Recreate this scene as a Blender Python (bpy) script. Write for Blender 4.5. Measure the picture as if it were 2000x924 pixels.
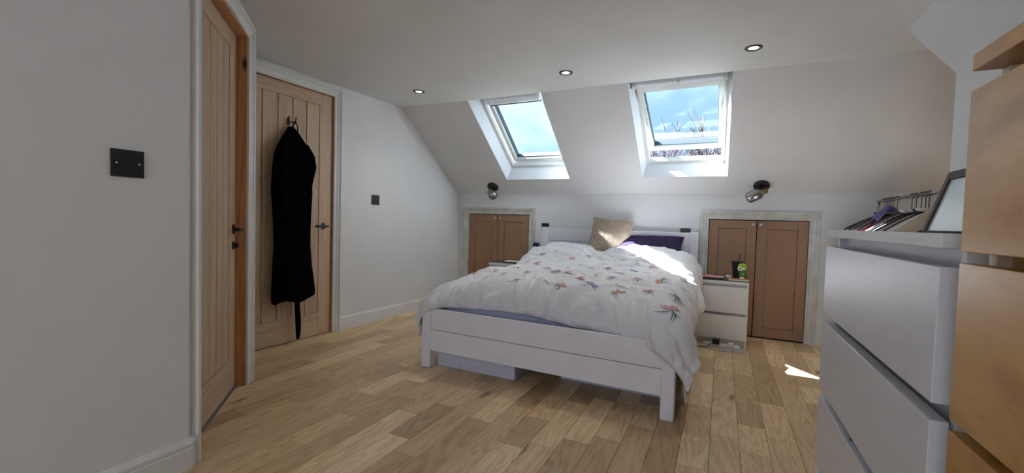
import bpy, bmesh, math, random
from mathutils import Vector, Matrix, noise
random.seed(7)
for o in list(bpy.data.objects): bpy.data.objects.remove(o)
SC = bpy.context.scene
COL = SC.collection
PI = math.pi

# ------------------------------------------------------------------ camera
cx, cy, F = 1000.0, 462.0, 843.0
def _d(px, py): return Vector((px-cx, py-cy, F)).normalized()
ax = -_d(-736, 380); ay = _d(1410, 442); ay = (ay-ax*ax.dot(ay)).normalized()
az = ax.cross(ay)
if az.y > 0: az = -az
right = Vector((ax.x, ay.x, az.x)); down = Vector((ax.y, ay.y, az.y)); fwd = Vector((ax.z, ay.z, az.z))
cam = bpy.data.cameras.new('camera'); cam.sensor_width = 36.0; cam.lens = F/2000.0*36.0
cam.clip_start = 0.02; cam.clip_end = 300
camo = bpy.data.objects.new('camera', cam); COL.objects.link(camo)
M = Matrix((( right.x, -down.x, -fwd.x, 0), (right.y, -down.y, -fwd.y, 0), (right.z, -down.z, -fwd.z, 1.0), (0, 0, 0, 1)))
camo.matrix_world = M
SC.camera = camo

# ------------------------------------------------------------------ world, sun, exposure
SKY_STRENGTH = 1.45
SUN_STRENGTH = 78.0
REAR_FILL_POWER = 22.0
SC.view_settings.view_transform = 'Standard'; SC.view_settings.look = 'None'
SC.view_settings.exposure = 0.37; SC.view_settings.gamma = 1.0
SC.view_settings.use_curve_mapping = False
W = bpy.data.worlds.new('sky'); SC.world = W; W.use_nodes = True
nt = W.node_tree; nt.nodes.clear()
out = nt.nodes.new('ShaderNodeOutputWorld'); bg = nt.nodes.new('ShaderNodeBackground')
tc = nt.nodes.new('ShaderNodeTexCoord')
mp = nt.nodes.new('ShaderNodeMapping'); mp.inputs['Scale'].default_value = (1.6, 1.6, 3.4); mp.inputs['Location'].default_value = (1.3, -0.7, 0.4)
n1 = nt.nodes.new('ShaderNodeTexNoise'); n1.inputs['Scale'].default_value = 2.3; n1.inputs['Detail'].default_value = 6; n1.inputs['Distortion'].default_value = 0.5
r1 = nt.nodes.new('ShaderNodeValToRGB')
r1.color_ramp.elements[0].position = 0.34; r1.color_ramp.elements[0].color = (0.25, 0.41, 0.62, 1)
r1.color_ramp.elements[1].position = 0.57; r1.color_ramp.elements[1].color = (0.49, 0.645, 0.72, 1)
nt.links.new(tc.outputs['Generated'], mp.inputs['Vector']); nt.links.new(mp.outputs['Vector'], n1.inputs['Vector'])
# haze whitens the sky towards the sun
dt = nt.nodes.new('ShaderNodeVectorMath'); dt.operation = 'DOT_PRODUCT'; dt.inputs[1].default_value = (-0.735, 0.073, 0.674)
nt.links.new(tc.outputs['Generated'], dt.inputs[0])
hz = nt.nodes.new('ShaderNodeMath'); hz.operation = 'MULTIPLY_ADD'; hz.inputs[1].default_value = 1.15; hz.inputs[2].default_value = -0.46
nt.links.new(dt.outputs['Value'], hz.inputs[0])
ad = nt.nodes.new('ShaderNodeMath'); ad.operation = 'ADD'; nt.links.new(n1.outputs['Fac'], ad.inputs[0]); nt.links.new(hz.outputs[0], ad.inputs[1])
nt.links.new(ad.outputs[0], r1.inputs['Fac']); nt.links.new(r1.outputs['Color'], bg.inputs['Color'])
bg.inputs['Strength'].default_value = SKY_STRENGTH
nt.links.new(bg.outputs['Background'], out.inputs['Surface'])

SUNV = Vector((1.09, -0.108, -1.0)).normalized()
sl_ = bpy.data.lights.new('sun', 'SUN'); sl_.energy = SUN_STRENGTH; sl_.angle = math.radians(0.6); sl_.color = (0.94, 0.95, 1.0)
sun = bpy.data.objects.new('sun', sl_); COL.objects.link(sun)
sun.rotation_euler = (-SUNV).to_track_quat('Z', 'Y').to_euler(); sun.location = (-8, 2, 8)
# added fill lamp behind the camera, set inside the added rear window
rl = bpy.data.lights.new('rear_fill_light', 'AREA'); rl.shape = 'RECTANGLE'; rl.size = 1.4; rl.size_y = 1.15
rl.energy = REAR_FILL_POWER; rl.color = (0.78, 0.83, 1.0)
rlo = bpy.data.objects.new('rear_fill_light', rl); COL.objects.link(rlo)
rlo.location = (-0.95, -2.92, 1.35); rlo.rotation_euler = (math.radians(90), 0, PI)
rlo.rotation_euler = Vector((0, -1, 0)).to_track_quat('Z', 'Y').to_euler()

# ------------------------------------------------------------------ materials
def N(t, k): return t.nodes.new('ShaderNode'+k)
MATS = {}
def base_mat(name, col, rough=0.5, metal=0.0, **kw):
    m = bpy.data.materials.new(name); m.use_nodes = True; t = m.node_tree
    b = t.nodes['Principled BSDF']
    b.inputs['Base Color'].default_value = (*col, 1); b.inputs['Roughness'].default_value = rough; b.inputs['Metallic'].default_value = metal
    for k, v in kw.items(): b.inputs[k].default_value = v
    MATS[name] = m
    return m, t, b
def ramp(t, fac, stops):
    r = N(t, 'ValToRGB'); e = r.color_ramp.elements
    while len(e) < len(stops): e.new(0.5)
    for i, (p, c) in enumerate(stops): e[i].position = p; e[i].color = (*c, 1)
    t.links.new(fac, r.inputs['Fac']); return r.outputs['Color']
def nz(t, vec, scale, detail=3, dist=0.0, rough=0.5):
    n = N(t, 'TexNoise'); n.inputs['Scale'].default_value = scale; n.inputs['Detail'].default_value = detail
    n.inputs['Distortion'].default_value = dist; n.inputs['Roughness'].default_value = rough
    if vec is not None: t.links.new(vec, n.inputs['Vector'])
    return n.outputs['Fac']
def coords(t, kind='Object', scale=(1, 1, 1), rot=(0, 0, 0)):
    c = N(t, 'TexCoord'); m = N(t, 'Mapping'); m.inputs['Scale'].default_value = scale; m.inputs['Rotation'].default_value = rot
    t.links.new(c.outputs[kind], m.inputs['Vector']); return m.outputs['Vector']
def bump(t, b, h, strength=0.2, dist=0.01):
    n = N(t, 'Bump'); n.inputs['Strength'].default_value = strength; n.inputs['Distance'].default_value = dist
    t.links.new(h, n.inputs['Height']); t.links.new(n.outputs['Normal'], b.inputs['Normal'])
def mixc(t, fac, a, b_, mode='MIX'):
    m = N(t, 'Mix'); m.data_type = 'RGBA'; m.blend_type = mode
    for s, v in ((m.inputs[0], fac), (m.inputs[6], a), (m.inputs[7], b_)):
        if hasattr(v, 'is_linked'): t.links.new(v, s)
        elif isinstance(v, tuple): s.default_value = (*v, 1)
        else: s.default_value = v
    return m.outputs[2]
def mathn(t, op, a, b_=None):
    m = N(t, 'Math'); m.operation = op
    for i, v in enumerate((a, b_)):
        if v is None: continue
        if hasattr(v, 'is_linked'): t.links.new(v, m.inputs[i])
        else: m.inputs[i].default_value = v
    return m.outputs[0]

def paint(name, col, rough=0.55, var=0.04, sc=6, bs=0.06, bsc=220, kind='Object'):
    m, t, b = base_mat(name, col, rough)
    v = coords(t, kind)
    f = nz(t, v, sc, 4)
    c2 = tuple(max(0, c*(1-var*2)) for c in col); c1 = tuple(min(1, c*(1+var)) for c in col)
    t.links.new(ramp(t, f, [(0.3, c2), (0.7, c1)]), b.inputs['Base Color'])
    bump(t, b, nz(t, v, bsc, 2), bs, 0.004)
    return m
def plain(name, col, rough=0.4, metal=0.0, var=0.08, **kw):
    m, t, b = base_mat(name, col, rough, metal, **kw)
    v = coords(t); f = nz(t, v, 40, 2)
    t.links.new(ramp(t, f, [(0.3, tuple(c*(1-var) for c in col)), (0.7, tuple(min(1, c*(1+var)) for c in col))]), b.inputs['Base Color'])
    return m
def wood(name, stops, scale, rough=0.45, rings=9.0, bs=0.12, knots=None, kind='Object', wamp=0.18):
    """grain runs along the axis with the smallest scale"""
    m, t, b = base_mat(name, stops[0], rough)
    v = coords(t, kind, scale)
    big = nz(t, v, 1.0, 2, 0.6)
    w = mathn(t, 'SINE', mathn(t, 'MULTIPLY', big, rings*6.28))
    w = mathn(t, 'ADD', mathn(t, 'MULTIPLY', w, wamp), 0.5)
    fine = nz(t, v, 11.0, 5, 0.2, 0.65)
    f = mathn(t, 'ADD', mathn(t, 'MULTIPLY', fine, 0.65), mathn(t, 'MULTIPLY', w, 0.38))
    c = ramp(t, f, [(0.33, stops[0]), (0.52, stops[1]), (0.70, stops[2])])
    if knots:
        vo = N(t, 'TexVoronoi'); vo.inputs['Scale'].default_value = 1.0
        cc = coords(t, kind, knots[0]); t.links.new(cc, vo.inputs['Vector'])
        k = mathn(t, 'LESS_THAN', vo.outputs['Distance'], knots[1])
        kk = N(t, 'MapRange'); kk.inputs[1].default_value = knots[1]*0.35; kk.inputs[2].default_value = knots[1]; kk.inputs[3].default_value = 1; kk.inputs[4].default_value = 0
        t.links.new(vo.outputs['Distance'], kk.inputs[0])
        c = mixc(t, kk.outputs[0], c, knots[2])
    t.links.new(c, b.inputs['Base Color'])
    bump(t, b, fine, bs, 0.003)
    return m

paint('wall', (0.79, 0.785, 0.785), 0.6, 0.015, 3)
paint('ceiling', (0.80, 0.79, 0.775), 0.65, 0.015, 3)
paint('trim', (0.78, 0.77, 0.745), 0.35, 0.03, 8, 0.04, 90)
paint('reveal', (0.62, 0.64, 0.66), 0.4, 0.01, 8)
paint('bed_white', (0.86, 0.85, 0.89), 0.38, 0.03, 5, 0.10, 60)
paint('unit_white', (0.80, 0.79, 0.77), 0.3, 0.02, 5, 0.02, 90)
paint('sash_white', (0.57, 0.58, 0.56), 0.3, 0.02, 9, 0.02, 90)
paint('grass', (0.07, 0.11, 0.03), 0.9, 0.3, 3)
paint('exterior', (0.30, 0.26, 0.22), 0.9, 0.1, 3)
m, t, b = base_mat('primed', (0.60, 0.57, 0.51), 0.55)
v = coords(t, 'Object', (3, 3, 3)); f = nz(t, v, 3, 4, 0.2, 0.55)
t.links.new(ramp(t, f, [(0.30, (0.52, 0.49, 0.44)), (0.5, (0.62, 0.60, 0.555)), (0.70, (0.70, 0.685, 0.645))]), b.inputs['Base Color'])
wood('oak_door', [(0.45, 0.300, 0.190), (0.58, 0.405, 0.265), (0.66, 0.48, 0.33)], (16, 16, 0.9), 0.5, 3.0)
wood('oak_rail', [(0.45, 0.300, 0.190), (0.58, 0.405, 0.265), (0.66, 0.48, 0.33)], (0.9, 16, 16), 0.5, 3.0)
wood('pine', [(0.42, 0.175, 0.070), (0.56, 0.27, 0.115), (0.66, 0.36, 0.165)], (14, 14, 0.8), 0.45, 4.0, 0.1, ((9, 9, 3.2), 0.16, (0.05, 0.018, 0.008)))
wood('mdf', [(0.30, 0.165, 0.090), (0.33, 0.185, 0.100), (0.36, 0.205, 0.115)], (9, 9, 3), 0.55, 1.0, 0.03)
wood('birch', [(0.46, 0.225, 0.055), (0.58, 0.315, 0.090), (0.64, 0.375, 0.120)], (2.6, 1.0, 2.6), 0.30, 5.0, 0.03, wamp=0.30)
wood('birch_edge', [(0.58, 0.42, 0.26), (0.66, 0.50, 0.33), (0.72, 0.56, 0.40)], (9, 2, 9), 0.4, 1.5, 0.03)
wood('chest_white', [(0.64, 0.63, 0.665), (0.70, 0.69, 0.72), (0.74, 0.73, 0.755)], (22, 1.3, 22), 0.36, 1.5, 0.06)
wood('mahogany', [(0.035, 0.012, 0.012), (0.055, 0.02, 0.018), (0.085, 0.032, 0.028)], (20, 3, 20), 0.55, 2.0)
plain('black_metal', (0.012, 0.012, 0.013), 0.42)
plain('black_plastic', (0.008, 0.008, 0.009), 0.35)
plain('black_gap', (0.01, 0.008, 0.007), 0.9)
plain('chrome', (0.70, 0.70, 0.70), 0.16, 1.0, 0.02)
plain('steel', (0.55, 0.53, 0.48), 0.3, 1.0, 0.05)
plain('brass', (0.36, 0.28, 0.16), 0.28, 1.0, 0.06)
plain('white_plastic', (0.78, 0.78, 0.77), 0.35)
plain('rubber_seal', (0.05, 0.07, 0.09), 0.5)
plain('grey_blind', (0.66, 0.70, 0.74), 0.45)
plain('bark', (0.040, 0.034, 0.048), 0.9)
plain('bark_light', (0.075, 0.062, 0.070), 0.9)
plain('box_lavender', (0.62, 0.63, 0.74), 0.7)
plain('pink_cover', (0.66, 0.30, 0.34), 0.5)
plain('dark_cover', (0.03, 0.025, 0.028), 0.5)
plain('paper', (0.72, 0.70, 0.64), 0.7)
plain('yellow_cover', (0.62, 0.33, 0.05), 0.45)
plain('lime', (0.30, 0.62, 0.03), 0.3)
plain('leaf_green', (0.02, 0.22, 0.05), 0.35)
plain('red_print', (0.35, 0.03, 0.02), 0.4)
plain('tumbler_black', (0.012, 0.010, 0.014), 0.28)
plain('navy_cap', (0.012, 0.015, 0.09), 0.4)
plain('smoke_mid', (0.10, 0.10, 0.11), 0.2)
plain('threshold', (0.25, 0.25, 0.26), 0.4, 0.6)
plain('blue_scuff', (0.04, 0.12, 0.40), 0.6)
# fabrics
def fabric(name, col, rough=0.85, sheen=0.3, var=0.10, sc=500, bs=0.25, big=5):
    m, t, b = base_mat(name, col, rough)
    if 'Sheen Weight' in b.inputs: b.inputs['Sheen Weight'].default_value = sheen
    v = coords(t); f = nz(t, v, big, 5)
    t.links.new(ramp(t, f, [(0.3, tuple(c*(1-var) for c in col)), (0.7, tuple(min(1, c*(1+var)) for c in col))]), b.inputs['Base Color'])
    bump(t, b, nz(t, v, sc, 2), bs, 0.001)
    return m
fabric('cotton', (0.81, 0.80, 0.82), 0.9, 0.1, 0.02)
fabric('sheet_lavender', (0.50, 0.50, 0.70), 0.9, 0.1, 0.04)
fabric('cream_sheet', (0.66, 0.60, 0.52), 0.9, 0.1, 0.04)
fabric('purple', (0.034, 0.022, 0.060), 0.95, 0.0, 0.12); MATS['purple'].node_tree.nodes['Principled BSDF'].inputs['Specular IOR Level'].default_value = 0.15
fabric('velvet', (0.0022, 0.0020, 0.0040), 1.0, 0.0, 0.2); MATS['velvet'].node_tree.nodes['Principled BSDF'].inputs['Specular IOR Level'].default_value = 0.03
fabric('fur', (0.50, 0.41, 0.315), 0.95, 0.3, 0.16, 300, 0.4, 25)
fabric('g_navy', (0.02, 0.02, 0.045)); fabric('g_grey', (0.33, 0.32, 0.33)); fabric('g_white', (0.74, 0.73, 0.74))
fabric('g_cream', (0.66, 0.56, 0.42)); fabric('g_beige', (0.46, 0.37, 0.28)); fabric('g_pinkish', (0.50, 0.42, 0.39))
fabric('g_purple', (0.085, 0.06, 0.22)); fabric('g_brown', (0.05, 0.03, 0.025)); fabric('g_rust', (0.24, 0.07, 0.05))
m, t, b = base_mat('g_red', (0.3, 0.02, 0.02), 0.85)
v = coords(t); f = nz(t, v, 22, 3, 1.5)
t.links.new(ramp(t, f, [(0.40, (0.32, 0.015, 0.02)), (0.52, (0.26, 0.012, 0.016)), (0.56, (0.02, 0.015, 0.02)), (0.66, (0.5, 0.46, 0.44))]), b.inputs['Base Color'])
m, t, b = base_mat('g_pattern', (0.3, 0.3, 0.3), 0.85)
v = coords(t); f = nz(t, v, 26, 3, 1.2)
t.links.new(ramp(t, f, [(0.42, (0.50, 0.48, 0.47)), (0.52, (0.55, 0.53, 0.52)), (0.56, (0.05, 0.04, 0.06)), (0.64, (0.12, 0.11, 0.13))]), b.inputs['Base Color'])
for nm, c in (('thread_coral', (0.64, 0.30, 0.24)), ('thread_pink', (0.62, 0.34, 0.38)), ('thread_blue', (0.30, 0.36, 0.60)), ('thread_green', (0.10, 0.17, 0.14)), ('thread_grey', (0.36, 0.40, 0.38))):
    plain(nm, c, 0.7, 0, 0.15)

# glass: clear panes that let the sun through
def glass(name, tint, refl=0.06, rough=0.0):
    m = bpy.data.materials.new(name); m.use_nodes = True; t = m.node_tree; t.nodes.clear()
    o = N(t, 'OutputMaterial'); tr = N(t, 'BsdfTransparent'); gl = N(t, 'BsdfGlossy'); mx = N(t, 'MixShader'); lw = N(t, 'LayerWeight')
    tr.inputs['Color'].default_value = (*tint, 1); gl.inputs['Roughness'].default_value = rough
    lw.inputs['Blend'].default_value = 0.2
    f = mathn(t, 'MULTIPLY', lw.outputs['Fresnel'], refl*10)
    t.links.new(f, mx.inputs[0]); t.links.new(tr.outputs[0], mx.inputs[1]); t.links.new(gl.outputs[0], mx.inputs[2])
    t.links.new(mx.outputs[0], o.inputs['Surface']); MATS[name] = m; return m
glass('pane_glass', (0.97, 1.0, 1.0), 0.006)
glass('top_glass', (0.90, 0.97, 0.94), 0.08)
glass('smoked_glass', (0.62, 0.62, 0.64), 0.14, 0.03)
_t = MATS['smoked_glass'].node_tree; _mx = [n for n in _t.nodes if n.type == 'MIX_SHADER'][0]
_l = _mx.inputs[0].links[0].from_socket; _t.links.new(mathn(_t, 'ADD', mathn(_t, 'MULTIPLY', _l, 0.6), 0.30), _mx.inputs[0])
plain('panel_pale_green', (0.62, 0.68, 0.64), 0.25, 0.0, 0.02)
def emit(name, col, s):
    m = bpy.data.materials.new(name); m.use_nodes = True; t = m.node_tree; t.nodes.clear()
    o = N(t, 'OutputMaterial'); e = N(t, 'Emission'); e.inputs['Color'].default_value = (*col, 1); e.inputs['Strength'].default_value = s
    t.links.new(e.outputs[0], o.inputs['Surface']); MATS[name] = m
emit('lamp_glow', (1.0, 0.97, 0.92), 6.0)

# oak floor, one number per plank in the attribute "pr"
m, t, b = base_mat('oak_floor', (0.45, 0.3, 0.17), 0.42)
at_ = N(t, 'Attribute'); at_.attribute_name = 'pr'; pr = at_.outputs['Fac']
g = N(t, 'NewGeometry'); sep = N(t, 'SeparateXYZ'); t.links.new(g.outputs['Position'], sep.inputs[0])
cmb = N(t, 'CombineXYZ')
t.links.new(mathn(t, 'ADD', mathn(t, 'MULTIPLY', sep.outputs[0], 7.0), mathn(t, 'MULTIPLY', pr, 91.0)), cmb.inputs[0])
t.links.new(mathn(t, 'ADD', mathn(t, 'MULTIPLY', sep.outputs[1], 1.0), mathn(t, 'MULTIPLY', pr, 37.0)), cmb.inputs[1])
t.links.new(mathn(t, 'MULTIPLY', pr, 17.0), cmb.inputs[2])
big = nz(t, cmb.outputs[0], 1.1, 2, 0.8)
ringw = mathn(t, 'SINE', mathn(t, 'MULTIPLY', big, 70.0))
ringf = mathn(t, 'ADD', mathn(t, 'MULTIPLY', ringw, 0.5), 0.5)
fine = nz(t, cmb.outputs[0], 9.0, 6, 0.3, 0.7)
cm2 = N(t, 'Mapping'); cm2.inputs['Scale'].default_value = (6.0, 0.9, 1); t.links.new(cmb.outputs[0], cm2.inputs['Vector'])
pores = nz(t, cm2.outputs['Vector'], 6.0, 3, 0.0, 0.6)
f = mathn(t, 'ADD', mathn(t, 'MULTIPLY', fine, 0.50), mathn(t, 'ADD', mathn(t, 'MULTIPLY', ringf, 0.15), mathn(t, 'MULTIPLY', pores, 0.32)))
c = ramp(t, f, [(0.28, (0.50, 0.320, 0.165)), (0.46, (0.73, 0.515, 0.290)), (0.64, (0.83, 0.645, 0.405))])
tone = ramp(t, pr, [(0.0, (0.66, 0.61, 0.56)), (0.3, (0.88, 0.85, 0.81)), (0.75, (1.02, 1.0, 0.98)), (1.0, (1.22, 1.24, 1.28))])
c = mixc(t, 1.0, c, tone, 'MULTIPLY')
# pale sapwood along some planks
sap = nz(t, cmb.outputs[0], 0.8, 1, 0.4)
sm = N(t, 'MapRange'); sm.inputs[1].default_value = 0.66; sm.inputs[2].default_value = 0.72; t.links.new(sap, sm.inputs[0])
c = mixc(t, mathn(t, 'MULTIPLY', sm.outputs[0], 0.55), c, (0.66, 0.50, 0.32))
# knots
vo = N(t, 'TexVoronoi'); vo.inputs['Scale'].default_value = 1.0
cm3 = N(t, 'Mapping'); cm3.inputs['Scale'].default_value = (0.85, 2.0, 1); t.links.new(cmb.outputs[0], cm3.inputs['Vector'])
dn = N(t, 'Vector' + 'Math'); dn.operation = 'ADD'
t.links.new(cm3.outputs['Vector'], dn.inputs[0]); wob = N(t, 'TexNoise'); wob.inputs['Scale'].default_value = 4.0; t.links.new(cmb.outputs[0], wob.inputs['Vector'])
sc_ = N(t, 'VectorMath'); sc_.operation = 'SCALE'; sc_.inputs['Scale'].default_value = 0.25; t.links.new(wob.outputs['Color'], sc_.inputs[0]); t.links.new(sc_.outputs[0], dn.inputs[1])
t.links.new(dn.outputs[0], vo.inputs['Vector'])
vsep = N(t, 'SeparateColor'); t.links.new(vo.outputs['Color'], vsep.inputs[0])
kr = N(t, 'MapRange'); kr.inputs[1].default_value = 0.03; kr.inputs[2].default_value = 0.15; kr.inputs[3].default_value = 1; kr.inputs[4].default_value = 0
t.links.new(vo.outputs['Distance'], kr.inputs[0])
kf = mathn(t, 'MULTIPLY', kr.outputs[0], mathn(t, 'GREATER_THAN', vsep.outputs[0], 0.62))
c = mixc(t, mathn(t, 'MULTIPLY', kf, 0.85), c, (0.09, 0.05, 0.025))
t.links.new(c, b.inputs['Base Color'])
rr = N(t, 'MapRange'); rr.inputs[3].default_value = 0.34; rr.inputs[4].default_value = 0.52; t.links.new(fine, rr.inputs[0]); t.links.new(rr.outputs[0], b.inputs['Roughness'])
bump(t, b, f, 0.10, 0.002)

# ------------------------------------------------------------------ mesh helpers
class MB:
    def __init__(s): s.v = []; s.f = []; s.mi = []; s.cur = 0
    def quad(s, *idx): s.f.append(tuple(idx)); s.mi.append(s.cur)
    def poly(s, pts):
        n = len(s.v); s.v += [tuple(p) for p in pts]; s.quad(*range(n, n+len(pts))); return s
    def box(s, x0, x1, y0, y1, z0, z1):
        n = len(s.v)
        s.v += [(x0, y0, z0), (x1, y0, z0), (x1, y1, z0), (x0, y1, z0), (x0, y0, z1), (x1, y0, z1), (x1, y1, z1), (x0, y1, z1)]
        for q in ((0, 3, 2, 1), (4, 5, 6, 7), (0, 1, 5, 4), (1, 2, 6, 5), (2, 3, 7, 6), (3, 0, 4, 7)): s.quad(*[n+i for i in q])
        return s
    def prism(s, pts, dvec):
        n = len(s.v); k = len(pts); d = Vector(dvec)
        s.v += [tuple(p) for p in pts] + [tuple(Vector(p)+d) for p in pts]
        s.quad(*[n+i for i in range(k)][::-1]); s.quad(*[n+k+i for i in range(k)])
        for i in range(k): j = (i+1) % k; s.quad(n+i, n+j, n+k+j, n+k+i)
        return s
    def rings(s, rs, closed=True, cap=True):
        n = len(s.v); k = len(rs[0])
        for r in rs: s.v += [tuple(p) for p in r]
        for a in range(len(rs)-1):
            for i in range(k if closed else k-1):
                j = (i+1) % k; s.quad(n+a*k+i, n+a*k+j, n+(a+1)*k+j, n+(a+1)*k+i)
        if cap and closed:
            s.quad(*[n+i for i in range(k)][::-1]); s.quad(*[n+(len(rs)-1)*k+i for i in range(k)])
        return s
    def tube(s, pts, r, seg=8, cap=True):
        pts = [Vector(p) for p in pts]; rs = []
        rad = r if isinstance(r, (list, tuple)) else [r]*len(pts)
        up = None
        for i, p in enumerate(pts):
            d = (pts[min(i+1, len(pts)-1)]-pts[max(i-1, 0)]).normalized()
            if up is None:
                up = Vector((0, 0, 1)) if abs(d.z) < 0.9 else Vector((1, 0, 0))
            a = d.cross(up)
            if a.length < 1e-5: a = d.cross(Vector((0, 1, 0)))
            a.normalize(); bb = d.cross(a).normalized(); up = -bb if bb.dot(up) < 0 else bb
            a = d.cross(up).normalized()
            rs.append([p + (a*math.cos(2*PI*k/seg) + up*math.sin(2*PI*k/seg))*rad[i] for k in range(seg)])
        return s.rings(rs, True, cap)
    def lathe(s, prof, seg=24, mat=None):
        """prof: (r, h) along +Z; mat: placement"""
        mat = mat or Matrix(); rs = []
        for r, h in prof: rs.append([mat @ Vector((max(r, 1e-5)*math.cos(2*PI*k/seg), max(r, 1e-5)*math.sin(2*PI*k/seg), h)) for k in range(seg)])
        return s.rings(rs, True, True)
    def grid(s, P, nu, nv, closed_u=False):
        n = len(s.v)
        for j in range(nv):
            for i in range(nu): s.v.append(tuple(P(i, j)))
        for j in range(nv-1):
            for i in range(nu if closed_u else nu-1):
                i2 = (i+1) % nu
                s.quad(n+j*nu+i, n+j*nu+i2, n+(j+1)*nu+i2, n+(j+1)*nu+i)
        return s
    def build(s, name, mat, parent=None, smooth=False, bevel=0, seg=2):
        me = bpy.data.meshes.new(name); me.from_pydata(s.v, [], s.f)
        for mm in (mat if isinstance(mat, (list, tuple)) else [mat]): me.materials.append(MATS[mm])
        for p, i in zip(me.polygons, s.mi): p.material_index = i
        if smooth:
            for p in me.polygons: p.use_smooth = True
        me.update()
        bm = bmesh.new(); bm.from_mesh(me); bmesh.ops.recalc_face_normals(bm, faces=bm.faces); bm.to_mesh(me); bm.free()
        o = bpy.data.objects.new(name, me); COL.objects.link(o)
        if parent: o.parent = parent
        if bevel:
            bv = o.modifiers.new('bevel', 'BEVEL'); bv.width = bevel; bv.segments = seg; bv.limit_method = 'ANGLE'; bv.angle_limit = math.radians(40)
        return o
def tag(o, label, cat, group=None, kind=None):
    o['label'] = label; o['category'] = cat
    if group: o['group'] = group
    if kind: o['kind'] = kind
    return o
def empty(name, label=None, cat=None, loc=(0, 0, 0), rz=0.0, group=None, kind=None):
    o = bpy.data.objects.new(name, None); COL.objects.link(o); o.location = loc; o.rotation_euler = (0, 0, rz); o.empty_display_size = 0.1
    if label: tag(o, label, cat, group, kind)
    return o
def copy_tree(o, parent=None):
    c = o.copy(); COL.objects.link(c); c.parent = parent
    for ch in o.children: copy_tree(ch, c)
    return c
def struct(name, mb, mat, label, cat, parent=None, smooth=False, bevel=0):
    o = mb.build(name, mat, parent, smooth, bevel); tag(o, label, cat, None, 'structure'); return o

# ------------------------------------------------------------------ room dimensions
H = 2.09                         # ceiling
YK = 4.465; ZK = 1.305           # knee wall
YS = 3.43                        # ceiling meets slope
SV = Vector((0, YK-YS, ZK-H)); SLEN = SV.length; SV.normalize(); NV = Vector((0, -SV.z, SV.y))
P0 = Vector((0, YS, H))
def SP(x, d, o): return Vector((x, 0, 0)) + Vector((0, YS, H)) + SV*d + NV*o
XR = 0.855                       # right wall
XN = -1.833; YN = 0.942          # corner of the near left wall
YB = -3.00                       # rear wall
RT = math.sqrt(0.5)
DL = 0.97                        # length of the diagonal wall
XD, YD = XN-DL*RT, YN+DL*RT      # its far corner
LA = math.atan2(1.0, 0.0375)     # direction of the left wall (2 degrees off)
LO = Vector((-2.96-0.0375*(2.6-YD), YD, 0))
LDIR = Vector((math.cos(LA), math.sin(LA), 0))
LLEN = (YK-YD)/LDIR.y
XE = 2.0                         # end of the alcove on the right

# floor base
fb = MB().box(-3.3, XE+0.1, YB-0.1, YK, -0.10, -0.0135)
floor = struct('floor', fb, 'black_gap', 'oak plank floor of the loft bedroom', 'floor')
PW = 0.1217
pieces = []
rows_a = int(math.floor((-3.02+0.131)/PW)); rows_b = int(math.ceil((XE+0.131)/PW))
for r in range(rows_a, rows_b):
    x0 = -0.131+r*PW; x1 = x0+PW
    y = YB - random.random()*0.5
    while y < YK:
        L = random.choice([0.30, 0.38, 0.45, 0.52, 0.60, 0.70, 0.82, 0.95])
        y1 = min(y+L, YK)
        if YK-y1 < 0.12: y1 = YK
        pieces.append((x0, x1, max(y, YB), y1)); y = y1
def plank_mesh(mb, x0, x1, y0, y1, zt):
    g = 0.0005; e = 0.0014
    n = len(mb.v)
    mb.v += [(x0+g, y0+g, -0.013), (x1-g, y0+g, -0.013), (x1-g, y1-g, -0.013), (x0+g, y1-g, -0.013),
             (x0+g, y0+g, zt-0.0012), (x1-g, y0+g, zt-0.0012), (x1-g, y1-g, zt-0.0012), (x0+g, y1-g, zt-0.0012),
             (x0+e, y0+e, zt), (x1-e, y0+e, zt), (x1-e, y1-e, zt), (x0+e, y1-e, zt)]
    for q in ((0, 1, 5, 4), (1, 2, 6, 5), (2, 3, 7, 6), (3, 0, 4, 7), (4, 5, 9, 8), (5, 6, 10, 9), (6, 7, 11, 10), (7, 4, 8, 11), (8, 9, 10, 11)): mb.quad(*[n+i for i in q])
def vis(p):
    mx = (p[0]+p[1])/2; my = (p[2]+p[3])/2
    if my < 0.95 or mx > 0.70 or mx < -2.98: return False
    q = Vector((mx, my, -1.0)); dz = q.dot(fwd)
    if dz < 0.2: return False
    return -1100 < F*q.dot(right)/dz < 1100 and F*q.dot(down)/dz < 560
seen = [p for p in pieces if vis(p)]; rest = [p for p in pieces if not vis(p)]
seen.sort(key=lambda p: (p[0]+p[1])**2/4+(p[2]+p[3])**2/4)
rest += seen[298:]; seen = seen[:298]
def set_pr(o, vals):
    a = o.data.attributes.new('pr', 'FLOAT', 'POINT'); a.data.foreach_set('value', vals)
for p in seen:
    mb = MB(); plank_mesh(mb, *p, random.uniform(-0.0003, 0.0003))
    o = mb.build('plank', 'oak_floor', floor); set_pr(o, [random.random()]*len(mb.v))
mb = MB(); vals = []
for p in rest:
    k = len(mb.v); plank_mesh(mb, *p, 0.0); rv = random.random(); vals += [rv]*(len(mb.v)-k)
o = mb.build('plank_field', 'oak_floor', floor); set_pr(o, vals); o['kind'] = 'stuff'

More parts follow.
